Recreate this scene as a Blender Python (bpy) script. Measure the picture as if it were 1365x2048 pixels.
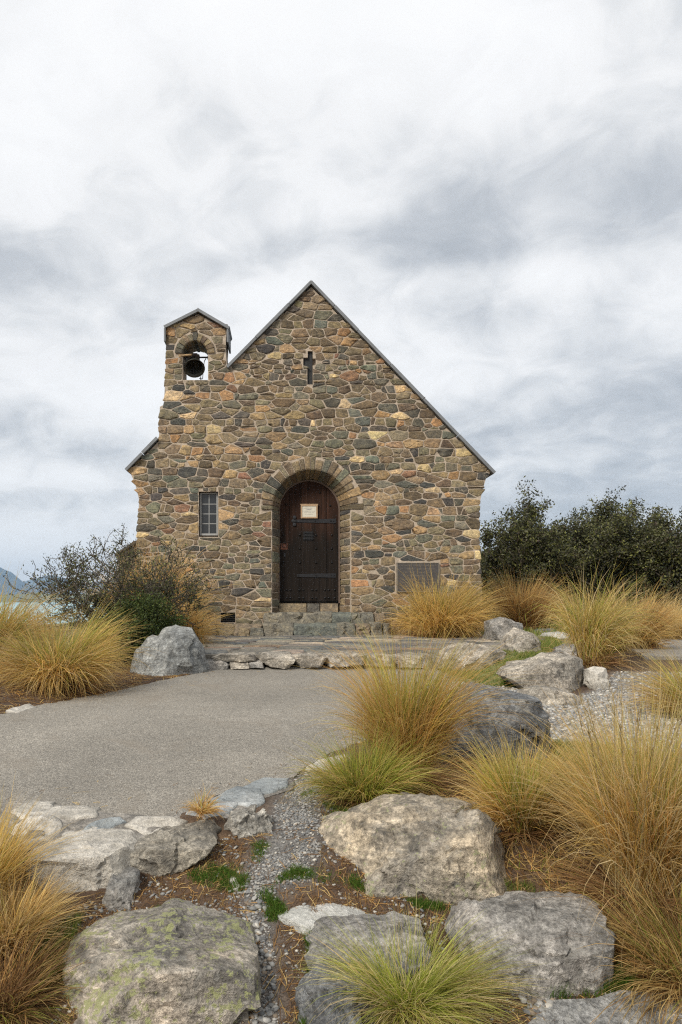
import bpy, math, random
import numpy as np
from mathutils import Vector, noise as mnoise
from mathutils.geometry import tessellate_polygon

for o in list(bpy.data.objects):
    bpy.data.objects.remove(o)
scene = bpy.context.scene
COL = scene.collection

# ------------------------------------------------------------------ camera
F, PX, HY, CAMZ = 1600.0, 570.0, 1200.0, 1.45      # focal (px), vanishing point, horizon row, eye height
cd = bpy.data.cameras.new('camera'); cam = bpy.data.objects.new('camera', cd); COL.objects.link(cam)
cam.location = (0, 0, CAMZ); cam.rotation_euler = (math.radians(90), 0, 0)
cd.sensor_fit = 'VERTICAL'; cd.sensor_height = 36; cd.sensor_width = 24
cd.lens = 36 * F / 2048
cd.shift_x = (682.5 - PX) / 2048; cd.shift_y = (HY - 1024) / 2048
cd.clip_start = 0.05; cd.clip_end = 40000
scene.camera = cam

# ------------------------------------------------------------------ sky, sun, exposure
SUN_EL, SUN_AZ = math.radians(38), math.radians(215)      # azimuth from +Y clockwise: behind the camera, to the left
scene.view_settings.view_transform = 'Standard'
scene.view_settings.look = 'None'
scene.view_settings.exposure = 1.25
scene.view_settings.gamma = 1.0
scene.cycles.max_bounces = 6
scene.cycles.volume_bounces = 0
scene.cycles.use_denoising = False
scene.cycles.filter_width = 1.2
scene.cycles.transparent_max_bounces = 8

def NN(nt, typ, **kw):
    n = nt.nodes.new(typ)
    for k, v in kw.items():
        if k.startswith('i_'):
            key = k[2:]
            key = int(key) if key.isdigit() else key.replace('_', ' ')
            n.inputs[key].default_value = v
        else:
            setattr(n, k, v)
    return n
def LK(nt, a, b): nt.links.new(a, b)
def MATH(nt, op, a, b=None, c=None, clamp=False):
    n = nt.nodes.new('ShaderNodeMath'); n.operation = op; n.use_clamp = clamp
    for i, v in enumerate((a, b, c)):
        if v is None: continue
        if isinstance(v, (int, float)): n.inputs[i].default_value = v
        else: LK(nt, v, n.inputs[i])
    return n.outputs[0]
def RAMP(nt, fac, stops, interp='LINEAR'):
    n = nt.nodes.new('ShaderNodeValToRGB'); cr = n.color_ramp; cr.interpolation = interp
    while len(cr.elements) > 1: cr.elements.remove(cr.elements[-1])
    for i, (p, c) in enumerate(stops):
        e = cr.elements[0] if i == 0 else cr.elements.new(p)
        e.position = p
        e.color = (*c, 1) if not isinstance(c, (int, float)) else (c, c, c, 1)
    LK(nt, fac, n.inputs[0]); return n.outputs[0]
def MIX(nt, fac, a, b, mode='MIX'):
    n = nt.nodes.new('ShaderNodeMix'); n.data_type = 'RGBA'; n.blend_type = mode
    for s, v in ((n.inputs['Factor'], fac), (n.inputs['A'], a), (n.inputs['B'], b)):
        if isinstance(v, (int, float)): s.default_value = v if s.name == 'Factor' else (v, v, v, 1)
        elif isinstance(v, tuple): s.default_value = (*v, 1)
        else: LK(nt, v, s)
    return n.outputs['Result']
def NOISE(nt, vec, scale, detail=4, rough=0.55, dist=0.0, out='Fac'):
    n = NN(nt, 'ShaderNodeTexNoise'); n.inputs['Scale'].default_value = scale
    n.inputs['Detail'].default_value = detail; n.inputs['Roughness'].default_value = rough
    n.inputs['Distortion'].default_value = dist
    if vec is not None: LK(nt, vec, n.inputs['Vector'])
    return n.outputs[out]

world = bpy.data.worlds.new('World'); scene.world = world; world.use_nodes = True
wt = world.node_tree; wt.nodes.clear()
SKYK = 0.1
sky = NN(wt, 'ShaderNodeTexSky', sky_type='NISHITA', sun_disc=False, sun_elevation=SUN_EL, sun_rotation=SUN_AZ)
tc = NN(wt, 'ShaderNodeTexCoord'); sep = NN(wt, 'ShaderNodeSeparateXYZ'); LK(wt, tc.outputs['Generated'], sep.inputs[0])
zc = MATH(wt, 'MAXIMUM', sep.outputs[2], 0.0)
den = MATH(wt, 'ADD', zc, 0.34)
cx = MATH(wt, 'DIVIDE', sep.outputs[0], den); cy = MATH(wt, 'DIVIDE', sep.outputs[1], den)
cmb = NN(wt, 'ShaderNodeCombineXYZ'); LK(wt, cx, cmb.inputs[0]); LK(wt, cy, cmb.inputs[1])
mp = NN(wt, 'ShaderNodeMapping'); mp.inputs['Location'].default_value = (3.1, 7.4, 0); mp.inputs['Rotation'].default_value = (0, 0, 0.5)
mp.inputs['Scale'].default_value = (1.0, 1.0, 1); LK(wt, cmb.outputs[0], mp.inputs[0])
n1 = NOISE(wt, mp.outputs[0], 1.15, 3, 0.5, 0.3)
n2 = NOISE(wt, mp.outputs[0], 3.6, 6, 0.5, 0.4)
n3w = NOISE(wt, mp.outputs[0], 8.5, 6, 0.58, 0.8)
cl = MATH(wt, 'ADD', MATH(wt, 'MULTIPLY', n1, 0.36), MATH(wt, 'ADD', MATH(wt, 'MULTIPLY', n2, 0.38), MATH(wt, 'MULTIPLY', n3w, 0.26)))
# large cloud masses, each at its own bearing
def blob(px, py, wx, wy, amp):
    v = Vector(((px - PX) / F, 1, (HY - py) / F)).normalized()
    dx = MATH(wt, 'DIVIDE', MATH(wt, 'SUBTRACT', sep.outputs[0], v.x), wx / F)
    dz = MATH(wt, 'DIVIDE', MATH(wt, 'SUBTRACT', sep.outputs[2], v.z), wy / F)
    dy = MATH(wt, 'DIVIDE', MATH(wt, 'SUBTRACT', sep.outputs[1], v.y), 0.5)
    r2 = MATH(wt, 'ADD', MATH(wt, 'ADD', MATH(wt, 'MULTIPLY', dx, dx), MATH(wt, 'MULTIPLY', dz, dz)), MATH(wt, 'MULTIPLY', dy, dy))
    return MATH(wt, 'MULTIPLY', MATH(wt, 'POWER', 2.718, MATH(wt, 'MULTIPLY', r2, -1.0)), amp)
for b in [(1230, 350, 300, 120, -0.14), (1300, 850, 330, 80, -0.18), (40, 530, 180, 70, -0.16), (120, 890, 240, 40, -0.09),
          (640, 500, 220, 36, -0.07), (450, 180, 500, 260, 0.035), (640, 400, 200, 60, 0.05), (1180, 540, 260, 40, 0.09),
          (150, 960, 170, 22, 0.06), (1000, 620, 160, 40, -0.06), (60, 760, 120, 30, 0.07), (1350, 1000, 500, 70, -0.17), (60, 1120, 260, 60, 0.22), (950, 760, 120, 60, 0.05)]:
    cl = MATH(wt, 'ADD', cl, blob(*b))
ccol = RAMP(wt, cl, [(0.25, (0.33, 0.355, 0.385)), (0.35, (0.46, 0.48, 0.505)), (0.43, (0.63, 0.64, 0.65)), (0.50, (0.76, 0.76, 0.76)), (0.57, (0.81, 0.81, 0.81)), (0.70, (0.845, 0.842, 0.838))])
sc10 = NN(wt, 'ShaderNodeVectorMath', operation='SCALE'); LK(wt, ccol, sc10.inputs[0]); sc10.inputs['Scale'].default_value = 0.53 / SKYK
mixs = MIX(wt, 0.97, sky.outputs[0], sc10.outputs[0])
bg = NN(wt, 'ShaderNodeBackground'); LK(wt, mixs, bg.inputs[0]); bg.inputs[1].default_value = SKYK
wo = NN(wt, 'ShaderNodeOutputWorld'); LK(wt, bg.outputs[0], wo.inputs[0])

sl = bpy.data.lights.new('sun', 'SUN'); sl.energy = 1.5; sl.angle = math.radians(14); sl.color = (1.0, 0.93, 0.82)
so = bpy.data.objects.new('sun', sl); COL.objects.link(so)
sd = Vector((math.sin(SUN_AZ) * math.cos(SUN_EL), math.cos(SUN_AZ) * math.cos(SUN_EL), math.sin(SUN_EL)))
so.rotation_euler = sd.to_track_quat('Z', 'Y').to_euler(); so.location = (0, -5, 12)

# ------------------------------------------------------------------ helpers
def P(px, py, Y): return ((px - PX) / F * Y, CAMZ - (py - HY) / F * Y)
def P3(px, py, Y): a = P(px, py, Y); return (a[0], Y, a[1])
def smooth(t): t = np.clip(t, 0, 1); return t * t * (3 - 2 * t)
def gbase(x, y):
    x = np.asarray(x, float); y = np.asarray(y, float)
    z = np.interp(y, [-6, 2.2, 3.45, 8.5, 9.6, 13, 22, 60], [-0.02, 0.0, 0.50, 0.706, 0.86, 0.885, 0.87, 0.8])
    # grassy bank on the right rises earlier
    z = z + smooth((x - 1.9) / 0.5) * (np.interp(y, [6.9, 8.2, 8.8, 9.6], [0, 0.12, 0.13, 0.0]))
    # the left bed
    z = z + smooth((-1.6 - x) / 0.8) * 0.10 * smooth((y - 4.0) / 2.5) * (1 - smooth((y - 8.5) / 1.5))
    # fall to the lake
    edge = np.interp(x, [-60, -9, -4, 5, 40], [11, 14, 24, 60, 90])
    z = z - 10.5 * smooth((y - edge) / 34)
    return z
def wav(x, y):
    return (np.sin(3.1 * x + 1.3 * np.sin(2.3 * y)) * np.sin(2.7 * y + 1.1 * np.sin(1.9 * x)) * 0.5 +
            np.sin(7.9 * x + 2.1) * np.sin(8.7 * y + 0.4 + np.sin(5 * x)) * 0.28 + np.sin(17 * x + 3 * y) * np.sin(19 * y - 4 * x) * 0.12)
def pip(x, y, poly):
    x = np.asarray(x, float); y = np.asarray(y, float); ins = np.zeros(x.shape, bool); n = len(poly)
    for i in range(n):
        x1, y1 = poly[i]; x2, y2 = poly[(i + 1) % n]
        if y1 == y2: continue
        c = ((y1 > y) != (y2 > y)) & (x < (x2 - x1) * (y - y1) / (y2 - y1) + x1)
        ins ^= c
    return ins
def gp_base(px, py):
    t = (py - HY) / F; k = (px - PX) / F
    Ys = np.arange(1.6, 60, 0.01)
    ok = (CAMZ - t * Ys) <= gbase(k * Ys, Ys)
    i = int(np.argmax(ok)) if ok.any() else len(Ys) - 1
    return (k * Ys[i], Ys[i])
ASPH_PX = [(-140, 1470), (0, 1432), (60, 1416), (150, 1398), (240, 1382), (320, 1362), (400, 1346), (420, 1337), (640, 1334), (870, 1334), (895, 1350),
           (905, 1380), (880, 1420), (820, 1450), (740, 1478), (680, 1500), (620, 1528), (585, 1556), (528, 1566), (470, 1582), (420, 1598), (372, 1622), (340, 1640),
           (300, 1640), (260, 1634), (200, 1628), (120, 1616), (40, 1606), (-40, 1602), (-160, 1600)]
ASPH = [gp_base(*p) for p in ASPH_PX]
def dist_poly(x, y, poly):
    x = np.asarray(x, float); y = np.asarray(y, float); d = np.full(x.shape, 1e9); n = len(poly)
    for i in range(n):
        a = np.array(poly[i]); b = np.array(poly[(i + 1) % n]); ab = b - a; L = (ab ** 2).sum()
        t = np.clip(((x - a[0]) * ab[0] + (y - a[1]) * ab[1]) / L, 0, 1)
        d = np.minimum(d, np.hypot(x - a[0] - t * ab[0], y - a[1] - t * ab[1]))
    return d
def ground(x, y):
    x = np.asarray(x, float); y = np.asarray(y, float)
    amp = np.interp(y, [2, 3.4, 4.5, 12, 60], [0.045, 0.035, 0.018, 0.02, 0.3])
    ins = pip(x, y, ASPH)
    z = gbase(x, y) + np.where(ins, 0, wav(x, y) * amp)
    return np.where(ins, z - 0.035 * smooth(dist_poly(x, y, ASPH) / 0.03), z)
def gz(x, y): return float(ground(np.array([x]), np.array([y]))[0])
def gp(px, py):
    x, y = gp_base(px, py); return (x, y, gz(x, y))

def tag(o, label=None, cat=None, group=None, kind=None):
    if label: o['label'] = label
    if cat: o['category'] = cat
    if group: o['group'] = group
    if kind: o['kind'] = kind
    return o
def wloc(o):
    v = Vector((0, 0, 0))
    while o: v += o.location; o = o.parent
    return v
def empty(name, loc, label=None, cat=None, group=None, kind=None):
    o = bpy.data.objects.new(name, None); COL.objects.link(o); o.location = loc; o.empty_display_size = 0.2
    return tag(o, label, cat, group, kind)
def link_mesh(name, me, mat, parent=None, origin='base', vs=None):
    if vs is None:
        vs = np.empty(len(me.vertices) * 3, np.float32); me.vertices.foreach_get('co', vs); vs = vs.reshape(-1, 3)
    lo = vs.min(0); hi = vs.max(0); c = (lo + hi) / 2
    if origin == 'base': c[2] = lo[2]
    if origin == 'zero': c = c * 0
    me.vertices.foreach_set('co', (vs - c).astype(np.float32).ravel()); me.update()
    o = bpy.data.objects.new(name, me); COL.objects.link(o)
    loc = Vector([float(a) for a in c])
    if parent: o.parent = parent; loc = loc - wloc(parent)
    o.location = loc
    if mat:
        for m in (mat if isinstance(mat, (list, tuple)) else [mat]): me.materials.append(m)
    return o
def mesh_np(name, V, Fc, mat, parent=None, cols=None, smooth_=False, origin='base', mi=None):
    V = np.asarray(V, np.float32); Fc = np.asarray(Fc, np.int32); k = Fc.shape[1]
    me = bpy.data.meshes.new(name)
    me.vertices.add(len(V)); me.vertices.foreach_set('co', V.ravel())
    me.loops.add(Fc.size); me.loops.foreach_set('vertex_index', Fc.ravel())
    me.polygons.add(len(Fc)); me.polygons.foreach_set('loop_start', np.arange(0, Fc.size, k, dtype=np.int32))
    me.update(calc_edges=True)
    if smooth_: me.polygons.foreach_set('use_smooth', np.ones(len(Fc), bool))
    if cols is not None:
        a = me.color_attributes.new('Col', 'FLOAT_COLOR', 'POINT')
        c4 = np.ones((len(V), 4), np.float32); c4[:, :3] = cols; a.data.foreach_set('color', c4.ravel())
    return link_mesh(name, me, mat, parent, origin, V)
def mesh_py(name, V, Fc, mat, parent=None, cols=None, smooth_=False, origin='base'):
    me = bpy.data.meshes.new(name); me.from_pydata([tuple(map(float, v)) for v in V], [], [tuple(f) for f in Fc]); me.update()
    if smooth_:
        for p in me.polygons: p.use_smooth = True
    if cols is not None:
        a = me.color_attributes.new('Col', 'FLOAT_COLOR', 'POINT')
        c4 = np.ones((len(V), 4), np.float32); c4[:, :3] = cols; a.data.foreach_set('color', c4.ravel())
    return link_mesh(name, me, mat, parent, origin)
class MB:
    def __init__(s): s.V = []; s.F = []; s.C = []
    def add(s, V, Fc, col=None):
        b = len(s.V); s.V += [tuple(v) for v in V]; s.F += [tuple(i + b for i in f) for f in Fc]
        s.C += [col or (1, 1, 1)] * len(V)
    def box(s, x0, x1, y0, y1, z0, z1, col=None):
        s.add([(x0, y0, z0), (x1, y0, z0), (x1, y1, z0), (x0, y1, z0), (x0, y0, z1), (x1, y0, z1), (x1, y1, z1), (x0, y1, z1)],
              [(0, 3, 2, 1), (4, 5, 6, 7), (0, 1, 5, 4), (1, 2, 6, 5), (2, 3, 7, 6), (3, 0, 4, 7)], col)
    def prism_y(s, poly, y0, y1, col=None):     # polygon in XZ, extruded along Y
        n = len(poly); V = [(x, y0, z) for x, z in poly] + [(x, y1, z) for x, z in poly]
        tris = tessellate_polygon([[Vector((x, 0, z)) for x, z in poly]])
        Fc = [t for t in tris] + [tuple(i + n for i in t[::-1]) for t in tris]
        Fc += [(i, (i + 1) % n, (i + 1) % n + n, i + n) for i in range(n)]
        s.add(V, Fc, col)
    def tube(s, a, b, r0, r1=None, n=6, col=None, caps=True):
        r1 = r0 if r1 is None else r1; a = Vector(a); b = Vector(b); d = (b - a).normalized()
        u = d.orthogonal().normalized(); w = d.cross(u)
        V = []
        for p, r in ((a, r0), (b, r1)):
            for i in range(n):
                t = 2 * math.pi * i / n; V.append(p + u * (r * math.cos(t)) + w * (r * math.sin(t)))
        Fc = [(i, (i + 1) % n, (i + 1) % n + n, i + n) for i in range(n)]
        if caps: Fc += [tuple(range(n))[::-1], tuple(range(n, 2 * n))]
        s.add(V, Fc, col)
    def lathe(s, origin, axis, prof, n=20, col=None):
        axis = Vector(axis).normalized(); u = axis.orthogonal().normalized(); w = axis.cross(u); o = Vector(origin); V = []
        for r, h in prof:
            for i in range(n):
                t = 2 * math.pi * i / n; V.append(o + axis * h + u * (r * math.cos(t)) + w * (r * math.sin(t)))
        Fc = [(k * n + i, k * n + (i + 1) % n, (k + 1) * n + (i + 1) % n, (k + 1) * n + i) for k in range(len(prof) - 1) for i in range(n)]
        s.add(V, Fc, col)
    def build(s, name, mat, parent=None, smooth_=False, cols=False, origin='base'):
        return mesh_py(name, s.V, s.F, mat, parent, np.array(s.C) if cols else None, smooth_, origin)
def boxobj(name, mat, parent, *a):
    m = MB(); m.box(*a); return m.build(name, mat, parent)

# ------------------------------------------------------------------ materials
def new_mat(name):
    m = bpy.data.materials.new(name); m.use_nodes = True; nt = m.node_tree
    return m, nt, nt.nodes['Principled BSDF']
def pos(nt):
    g = NN(nt, 'ShaderNodeNewGeometry'); return g.outputs['Position']
def bump(nt, b, h, strength=0.5, dist=0.01):
    n = NN(nt, 'ShaderNodeBump'); n.inputs['Strength'].default_value = strength; n.inputs['Distance'].default_value = dist
    LK(nt, h, n.inputs['Height']); LK(nt, n.outputs[0], b.inputs['Normal'])
def stretch(nt, v, s, rot=(0, 0, 0)):
    m = NN(nt, 'ShaderNodeMapping'); m.inputs['Scale'].default_value = s; m.inputs['Rotation'].default_value = rot
    LK(nt, v, m.inputs[0]); return m.outputs[0]
def plain(name, col, rough=0.8, var=0.25, scale=20, metal=0.0, bs=0.2, bd=0.003):
    m, nt, b = new_mat(name); p = pos(nt); n = NOISE(nt, p, scale, 5, 0.6)
    f = RAMP(nt, n, [(0.3, 1 - var), (0.7, 1 + var)])
    LK(nt, MIX(nt, 1.0, tuple(col), f, 'MULTIPLY'), b.inputs['Base Color'])
    b.inputs['Roughness'].default_value = rough; b.inputs['Metallic'].default_value = metal
    bump(nt, b, n, bs, bd); return m

def mat_wallstone():
    m, nt, b = new_mat('wall_stone'); p = pos(nt)
    at = NN(nt, 'ShaderNodeVertexColor', layer_name='Col').outputs[0]
    n1 = NOISE(nt, p, 13, 5, 0.7, 0.6); n2 = NOISE(nt, p, 60, 4, 0.75)
    st = NOISE(nt, stretch(nt, p, (14, 14, 60), (0.2, 0.5, 0.3)), 1.0, 4, 0.6, 0.8)
    c = MIX(nt, 1.0, at, RAMP(nt, n1, [(0.30, (0.50, 0.50, 0.53)), (0.5, (1, 1, 1)), (0.70, (1.6, 1.5, 1.28))]), 'MULTIPLY')
    c = MIX(nt, 1.0, c, RAMP(nt, st, [(0.3, 0.72), (0.55, 1.0), (0.75, 1.3)]), 'MULTIPLY')
    c = MIX(nt, 1.0, c, RAMP(nt, n2, [(0.33, 0.62), (0.67, 1.38)]), 'MULTIPLY')
    vein = NOISE(nt, stretch(nt, p, (5, 5, 5), (0.4, 0.8, 0.1)), 1.3, 5, 0.6, 1.5)
    vm = RAMP(nt, vein, [(0.488, 0), (0.5, 0.75), (0.512, 0)])
    vsel = RAMP(nt, NOISE(nt, p, 2.3, 2, 0.5), [(0.52, 0), (0.6, 1)])
    c = MIX(nt, MATH(nt, 'MULTIPLY', vm, vsel), c, (0.42, 0.36, 0.26))
    LK(nt, c, b.inputs['Base Color']); b.inputs['Roughness'].default_value = 0.85
    h = MATH(nt, 'ADD', MATH(nt, 'MULTIPLY', st, 0.8), MATH(nt, 'ADD', n1, MATH(nt, 'MULTIPLY', n2, 0.35)))
    bump(nt, b, h, 0.8, 0.018); return m
def mat_mortar():
    m, nt, b = new_mat('mortar'); p = pos(nt); n = NOISE(nt, p, 14, 6, 0.7); n2 = NOISE(nt, p, 1.2, 3, 0.6)
    c = RAMP(nt, n, [(0.3, (0.27, 0.22, 0.17)), (0.5, (0.41, 0.34, 0.265)), (0.72, (0.52, 0.44, 0.35))])
    c = MIX(nt, RAMP(nt, n2, [(0.48, 0), (0.8, 0.45)]), c, (0.16, 0.13, 0.09))
    LK(nt, c, b.inputs['Base Color']); b.inputs['Roughness'].default_value = 0.95
    bump(nt, b, NOISE(nt, p, 40, 6, 0.7), 0.7, 0.012); return m
def mat_rock(name, ca, cb, cc, lichen=0.0, lcol=(0.26, 0.27, 0.12), dark=0.35, seed=0.0, white=0.25, con=1.0):
    m, nt, b = new_mat(name); p0 = pos(nt); ca, cb, cc = [tuple(v * 1.25 for v in q) for q in (ca, cb, cc)]
    mpn = NN(nt, 'ShaderNodeMapping'); mpn.inputs['Location'].default_value = (seed * 3.7, seed * 1.9, seed * 5.3); LK(nt, p0, mpn.inputs[0]); p = mpn.outputs[0]
    n1 = NOISE(nt, p, 2.6, 6, 0.62, 0.5); n2 = NOISE(nt, p, 11, 6, 0.7, 0.3); n3 = NOISE(nt, p, 70, 4, 0.75)
    c = RAMP(nt, n1, [(0.30, ca), (0.5, cb), (0.68, cc)])
    c = MIX(nt, 1.0, c, RAMP(nt, n2, [(0.3, 1 - 0.52 * con), (0.48, 1.0), (0.7, 1 + 0.4 * con)]), 'MULTIPLY')
    c = MIX(nt, 1.0, c, RAMP(nt, n3, [(0.32, 1 - 0.5 * con), (0.5, 1.0), (0.68, 1 + 0.4 * con)]), 'MULTIPLY')
    n4 = NOISE(nt, p, 30, 5, 0.75, 0.2)
    c = MIX(nt, 1.0, c, RAMP(nt, n4, [(0.34, 1 - 0.45 * con), (0.5, 1.03), (0.66, 1 + 0.6 * con)]), 'MULTIPLY')
    bnd = NOISE(nt, stretch(nt, p, (3, 3, 26), (seed * 0.7, 0.5 + seed, 0.3)), 1.0, 5, 0.65, 0.6)
    c = MIX(nt, 1.0, c, RAMP(nt, bnd, [(0.33, 1 - 0.35 * con), (0.5, 1.0), (0.66, 1 + 0.3 * con)]), 'MULTIPLY')
    # dark crust in blotches
    dk = RAMP(nt, NOISE(nt, p, 6, 7, 0.72, 0.6), [(0.53, 0), (0.60, dark)])
    c = MIX(nt, dk, c, (0.075, 0.072, 0.066))
    # pale crustose lichen
    wl = RAMP(nt, NOISE(nt, p, 17, 6, 0.75, 0.5), [(0.57, 0), (0.61, white)])
    c = MIX(nt, wl, c, (0.42, 0.41, 0.37))
    if lichen > 0:
        li = NOISE(nt, stretch(nt, p, (1, 1, 1), (0.5, 0.2, 0.9)), 36, 6, 0.7, 0.3); la = NOISE(nt, p, 4.5, 4, 0.6)
        lf = RAMP(nt, MATH(nt, 'ADD', MATH(nt, 'MULTIPLY', li, 0.65), MATH(nt, 'MULTIPLY', la, 0.35)), [(0.575 - 0.06 * lichen, 0), (0.60 - 0.06 * lichen, 0.85)])
        lc = MIX(nt, n3, lcol, tuple(min(1, v * 1.35) for v in lcol))
        c = MIX(nt, lf, c, lc)
    crk = NN(nt, 'ShaderNodeTexVoronoi', feature='DISTANCE_TO_EDGE'); crk.inputs['Scale'].default_value = 3.1
    wv = NN(nt, 'ShaderNodeVectorMath', operation='ADD'); LK(nt, p, wv.inputs[0])
    nv = NOISE(nt, p, 3.0, 5, 0.6, out='Color'); sv = NN(nt, 'ShaderNodeVectorMath', operation='SCALE'); LK(nt, nv, sv.inputs[0]); sv.inputs['Scale'].default_value = 0.2
    LK(nt, sv.outputs[0], wv.inputs[1]); LK(nt, wv.outputs[0], crk.inputs['Vector'])
    cm = RAMP(nt, crk.outputs['Distance'], [(0.0, 1.0), (0.009, 0.0)])
    cs = RAMP(nt, NOISE(nt, p, 4.0, 2), [(0.48, 0), (0.58, 1)])
    cf = MATH(nt, 'MULTIPLY', cm, cs)
    LK(nt, c, b.inputs['Base Color']); b.inputs['Roughness'].default_value = 0.92
    h = MATH(nt, 'ADD', MATH(nt, 'MULTIPLY', n1, 1.0), MATH(nt, 'ADD', MATH(nt, 'MULTIPLY', n2, 0.6), MATH(nt, 'MULTIPLY', n3, 0.14)))
    h = MATH(nt, 'ADD', h, MATH(nt, 'MULTIPLY', n4, 0.45))
    bump(nt, b, h, 1.0, 0.045); return m
def mat_leafy(name, rough=0.65, trans=0.3, colmul=1.0):
    m, nt, b = new_mat(name)
    at = NN(nt, 'ShaderNodeVertexColor', layer_name='Col').outputs[0]
    LK(nt, at, b.inputs['Base Color']); b.inputs['Roughness'].default_value = rough
    b.inputs['Specular IOR Level'].default_value = 0.25
    tr = NN(nt, 'ShaderNodeBsdfTranslucent'); LK(nt, at, tr.inputs[0])
    mx = NN(nt, 'ShaderNodeMixShader'); mx.inputs[0].default_value = trans
    LK(nt, b.outputs[0], mx.inputs[1]); LK(nt, tr.outputs[0], mx.inputs[2])
    LK(nt, mx.outputs[0], nt.nodes['Material Output'].inputs[0]); return m
def mat_col(name, rough=0.9, bs=0.4, bd=0.004, bscale=60, var=0.3):
    m, nt, b = new_mat(name); p = pos(nt)
    at = NN(nt, 'ShaderNodeVertexColor', layer_name='Col').outputs[0]; n = NOISE(nt, p, bscale, 5, 0.7)
    LK(nt, MIX(nt, 1.0, at, RAMP(nt, n, [(0.3, 1 - var), (0.7, 1 + var)]), 'MULTIPLY'), b.inputs['Base Color'])
    b.inputs['Roughness'].default_value = rough; bump(nt, b, n, bs, bd); return m
def mat_asphalt():
    m, nt, b = new_mat('weathered_asphalt'); p = pos(nt)
    v = NN(nt, 'ShaderNodeTexVoronoi', feature='F1'); v.inputs['Scale'].default_value = 160; LK(nt, p, v.inputs['Vector'])
    n = NOISE(nt, p, 1.1, 4, 0.6); n3 = NOISE(nt, p, 160, 3, 0.7); n4 = NOISE(nt, p, 35, 4, 0.7)
    ag = RAMP(nt, NN(nt, 'ShaderNodeSeparateColor').outputs[0], [(0, 0)]) if False else None
    sc = NN(nt, 'ShaderNodeSeparateColor'); LK(nt, v.outputs['Color'], sc.inputs[0])
    c = RAMP(nt, sc.outputs[0], [(0.0, (0.19, 0.182, 0.168)), (0.3, (0.285, 0.272, 0.25)), (0.7, (0.355, 0.338, 0.308)), (1.0, (0.50, 0.48, 0.44))])
    c = MIX(nt, 1.0, c, RAMP(nt, v.outputs['Distance'], [(0.15, 1.08), (0.6, 0.55)]), 'MULTIPLY')
    c = MIX(nt, 1.0, c, RAMP(nt, n, [(0.3, 0.80), (0.7, 1.15)]), 'MULTIPLY')
    c = MIX(nt, 1.0, c, RAMP(nt, n4, [(0.3, 0.85), (0.7, 1.13)]), 'MULTIPLY')
    st = NOISE(nt, p, 2.2, 6, 0.7, 0.8)
    c = MIX(nt, RAMP(nt, st, [(0.52, 0), (0.66, 0.5)]), c, (0.19, 0.17, 0.145))
    c = MIX(nt, 1.0, c, (1.1, 1.06, 0.99), 'MULTIPLY')
    LK(nt, c, b.inputs['Base Color']); b.inputs['Roughness'].default_value = 0.9
    bump(nt, b, MATH(nt, 'SUBTRACT', n3, v.outputs['Distance']), 0.6, 0.006); return m
def mat_ground():
    m, nt, b = new_mat('soil'); p = pos(nt)
    at = NN(nt, 'ShaderNodeVertexColor', layer_name='Col').outputs[0]
    n1 = NOISE(nt, p, 5, 6, 0.7, 0.3); n2 = NOISE(nt, p, 45, 5, 0.75); n3 = NOISE(nt, p, 170, 3, 0.7)
    c = MIX(nt, 1.0, at, RAMP(nt, n1, [(0.3, (0.65, 0.62, 0.6)), (0.55, (1, 1, 1)), (0.75, (1.35, 1.3, 1.2))]), 'MULTIPLY')
    c = MIX(nt, 1.0, c, RAMP(nt, n2, [(0.3, 0.55), (0.5, 1.0), (0.72, 1.5)]), 'MULTIPLY')
    c = MIX(nt, 1.0, c, RAMP(nt, n3, [(0.3, 0.6), (0.7, 1.4)]), 'MULTIPLY')
    LK(nt, c, b.inputs['Base Color']); b.inputs['Roughness'].default_value = 0.95
    bump(nt, b, MATH(nt, 'ADD', n2, MATH(nt, 'MULTIPLY', n3, 0.5)), 0.8, 0.02); return m
def mat_wood():
    m, nt, b = new_mat('door_wood'); p = pos(nt); s = NN(nt, 'ShaderNodeSeparateXYZ'); LK(nt, p, s.inputs[0])
    gr = NOISE(nt, stretch(nt, p, (40, 10, 1.6)), 1.0, 5, 0.6, 0.3)
    at = NN(nt, 'ShaderNodeVertexColor', layer_name='Col').outputs[0]
    # weather wear: the varnish is left on the upper part and gone, ragged, below
    wv = NOISE(nt, stretch(nt, p, (9, 9, 1.1)), 1.0, 4, 0.6)
    hz = MATH(nt, 'ADD', MATH(nt, 'SUBTRACT', s.outputs[2], 2.58), MATH(nt, 'MULTIPLY', MATH(nt, 'SUBTRACT', wv, 0.5), 1.5))
    f = RAMP(nt, MATH(nt, 'ADD', hz, 0.2), [(0.0, 0), (0.45, 1)])
    c = MIX(nt, f, (0.013, 0.0095, 0.0075), (0.034, 0.016, 0.010))
    c = MIX(nt, 1.0, c, RAMP(nt, gr, [(0.3, 0.5), (0.55, 1.0), (0.75, 1.7)]), 'MULTIPLY')
    c = MIX(nt, 1.0, c, at, 'MULTIPLY')
    gd = RAMP(nt, NOISE(nt, stretch(nt, p, (5, 5, 1.8)), 1.0, 5, 0.6), [(0.56, 0), (0.72, 0.45)])
    lo = RAMP(nt, s.outputs[2], [(0.0, 0), (1.0, 0)])
    low = MATH(nt, 'MULTIPLY', gd, RAMP(nt, MATH(nt, 'SUBTRACT', s.outputs[2], 1.4), [(0.05, 1), (0.75, 0.0)]))
    c = MIX(nt, low, c, (0.05, 0.042, 0.036))
    LK(nt, c, b.inputs['Base Color']); b.inputs['Roughness'].default_value = 0.7; b.inputs['Specular IOR Level'].default_value = 0.12
    bump(nt, b, gr, 0.5, 0.006); return m

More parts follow.
